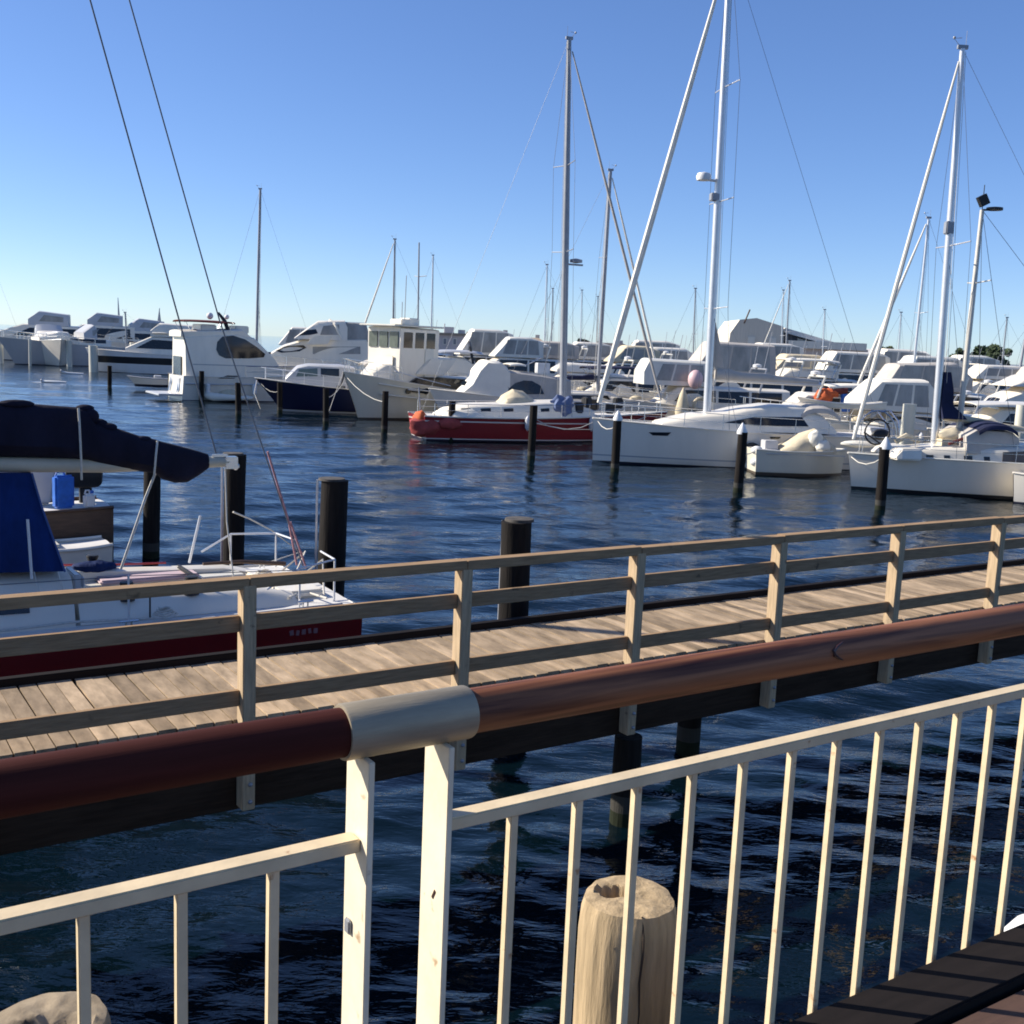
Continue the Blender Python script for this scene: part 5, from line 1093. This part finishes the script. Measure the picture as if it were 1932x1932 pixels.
part('dark_opening', dkr, hg, lambda b: b.box((hz(1496, 645)[0], 1.9, hz(1496, 642)[1]), (2.2, .3, 2.2)))
part('canopy_strip', gel2, hg, lambda b: b.box((hz(1560, 650)[0], .6, hz(1560, 652)[1]), (13, 2, 1.2)))
part('lower_strip', pk, hg, lambda b: b.box((hz(1560, 664)[0], 1.2, hz(1560, 666)[1]), (14, 1.2, 1.6)))
part('ridge_post', brownt, hg, lambda b: b.tube([loc(sh(1404, 610)), loc(sh(1415, 584))], .12))
for k in range(2): part('window', gel2, hg, lambda b: b.box((hz(1416 + k * 40, 655)[0], -.1, hz(1440, 655)[1]), (1.2, .2, 3.2)))
hl = thing('long_shed', 'long low pale building running right of the hangar', 'building', (sh(1690, 670).x, 195, 0))
part('wall', cr_, hl, lambda b: b.box((0, 0, 3), (16, 10, 4))); part('roof', hr_, hl, lambda b: b.prism([(-8.5, -5.5, 5), (8.5, -5.5, 5), (8.5, 0, 6.3), (-8.5, 0, 6.3)], (0, 0, .2)))
part('window', glass, hl, lambda b: [b.box((x, -5.05, 3.2), (1.4, .1, 1.2)) for x in (-6, -3, 0, 3, 6)])
leaf = mat('dark_foliage', (.045, .07, .028), .8, var=.5, scale=.5); leaf2 = mat('olive_foliage', (.07, .085, .035), .8, var=.5, scale=.5); bark = mat('tree_bark', (.10, .075, .05), .9, var=.3, scale=3)
def tree(label, px, Y, ytop, wpx, m, seed):
    rn = random.Random(seed); base = dp(px, 690, Y); top = dp(px, ytop, Y).z; w = wpx / F * Y / 2
    o = thing('tree', label, 'tree', (base.x, Y, 1.2), rn.uniform(0, 6))
    def tk(b):
        b.tube([(0, 0, 0), (.1, .05, top * .3), (0, .1, top * .62)], [.35, .27, .14])
        for k in range(5):
            a = k * 1.3; b.tube([(0, .05, top * (.25 + .06 * k)), (math.cos(a) * w * .5, math.sin(a) * w * .5, top * (.5 + .06 * k))], [.14, .04], 6)
    part('trunk', bark, o, tk, True)
    b = MB(); cl = [(Vector((rn.uniform(-1, 1) * w * .75, rn.uniform(-1, 1) * w * .6, top * rn.uniform(.42, .86))), rn.uniform(.22, .42) * w) for _ in range(13)]
    for c, r in cl:
        for _ in range(230):
            d = Vector((rn.gauss(0, 1), rn.gauss(0, 1), rn.gauss(0, .8))).normalized() * r * rn.uniform(.55, 1.05); q = c + d
            if q.z > top: q.z = top - rn.uniform(0, .4)
            u = Vector((rn.uniform(-1, 1), rn.uniform(-1, 1), rn.uniform(-1, 1))).normalized(); v = u.orthogonal().normalized(); s = rn.uniform(.16, .34)
            b.add([q - u * s, q + v * s * .6, q + u * s, q - v * s * .6], [(0, 1, 2, 3)])
    b.build('crown', m, o)
for lab, px, Y, yt, wp, m, sd_ in (('dark rounded tree left of the ketch mizzen on the far shore', 1812, 165, 657, 42, leaf, 1), ('dark tree directly behind the ketch mizzen', 1846, 172, 664, 40, leaf, 2), ('sloping-topped dark tree right of the ketch mizzen', 1878, 165, 661, 50, leaf, 3),
                                   ('small pale tree at the end of the hangar roof', 1668, 200, 660, 34, leaf2, 4), ('olive tree right of the red sailboat mast', 1098, 205, 648, 26, leaf2, 5), ('small olive tree left of the grey shed', 1122, 215, 652, 20, leaf2, 6)):
    tree(lab, px, Y, yt, wp, m, sd_)
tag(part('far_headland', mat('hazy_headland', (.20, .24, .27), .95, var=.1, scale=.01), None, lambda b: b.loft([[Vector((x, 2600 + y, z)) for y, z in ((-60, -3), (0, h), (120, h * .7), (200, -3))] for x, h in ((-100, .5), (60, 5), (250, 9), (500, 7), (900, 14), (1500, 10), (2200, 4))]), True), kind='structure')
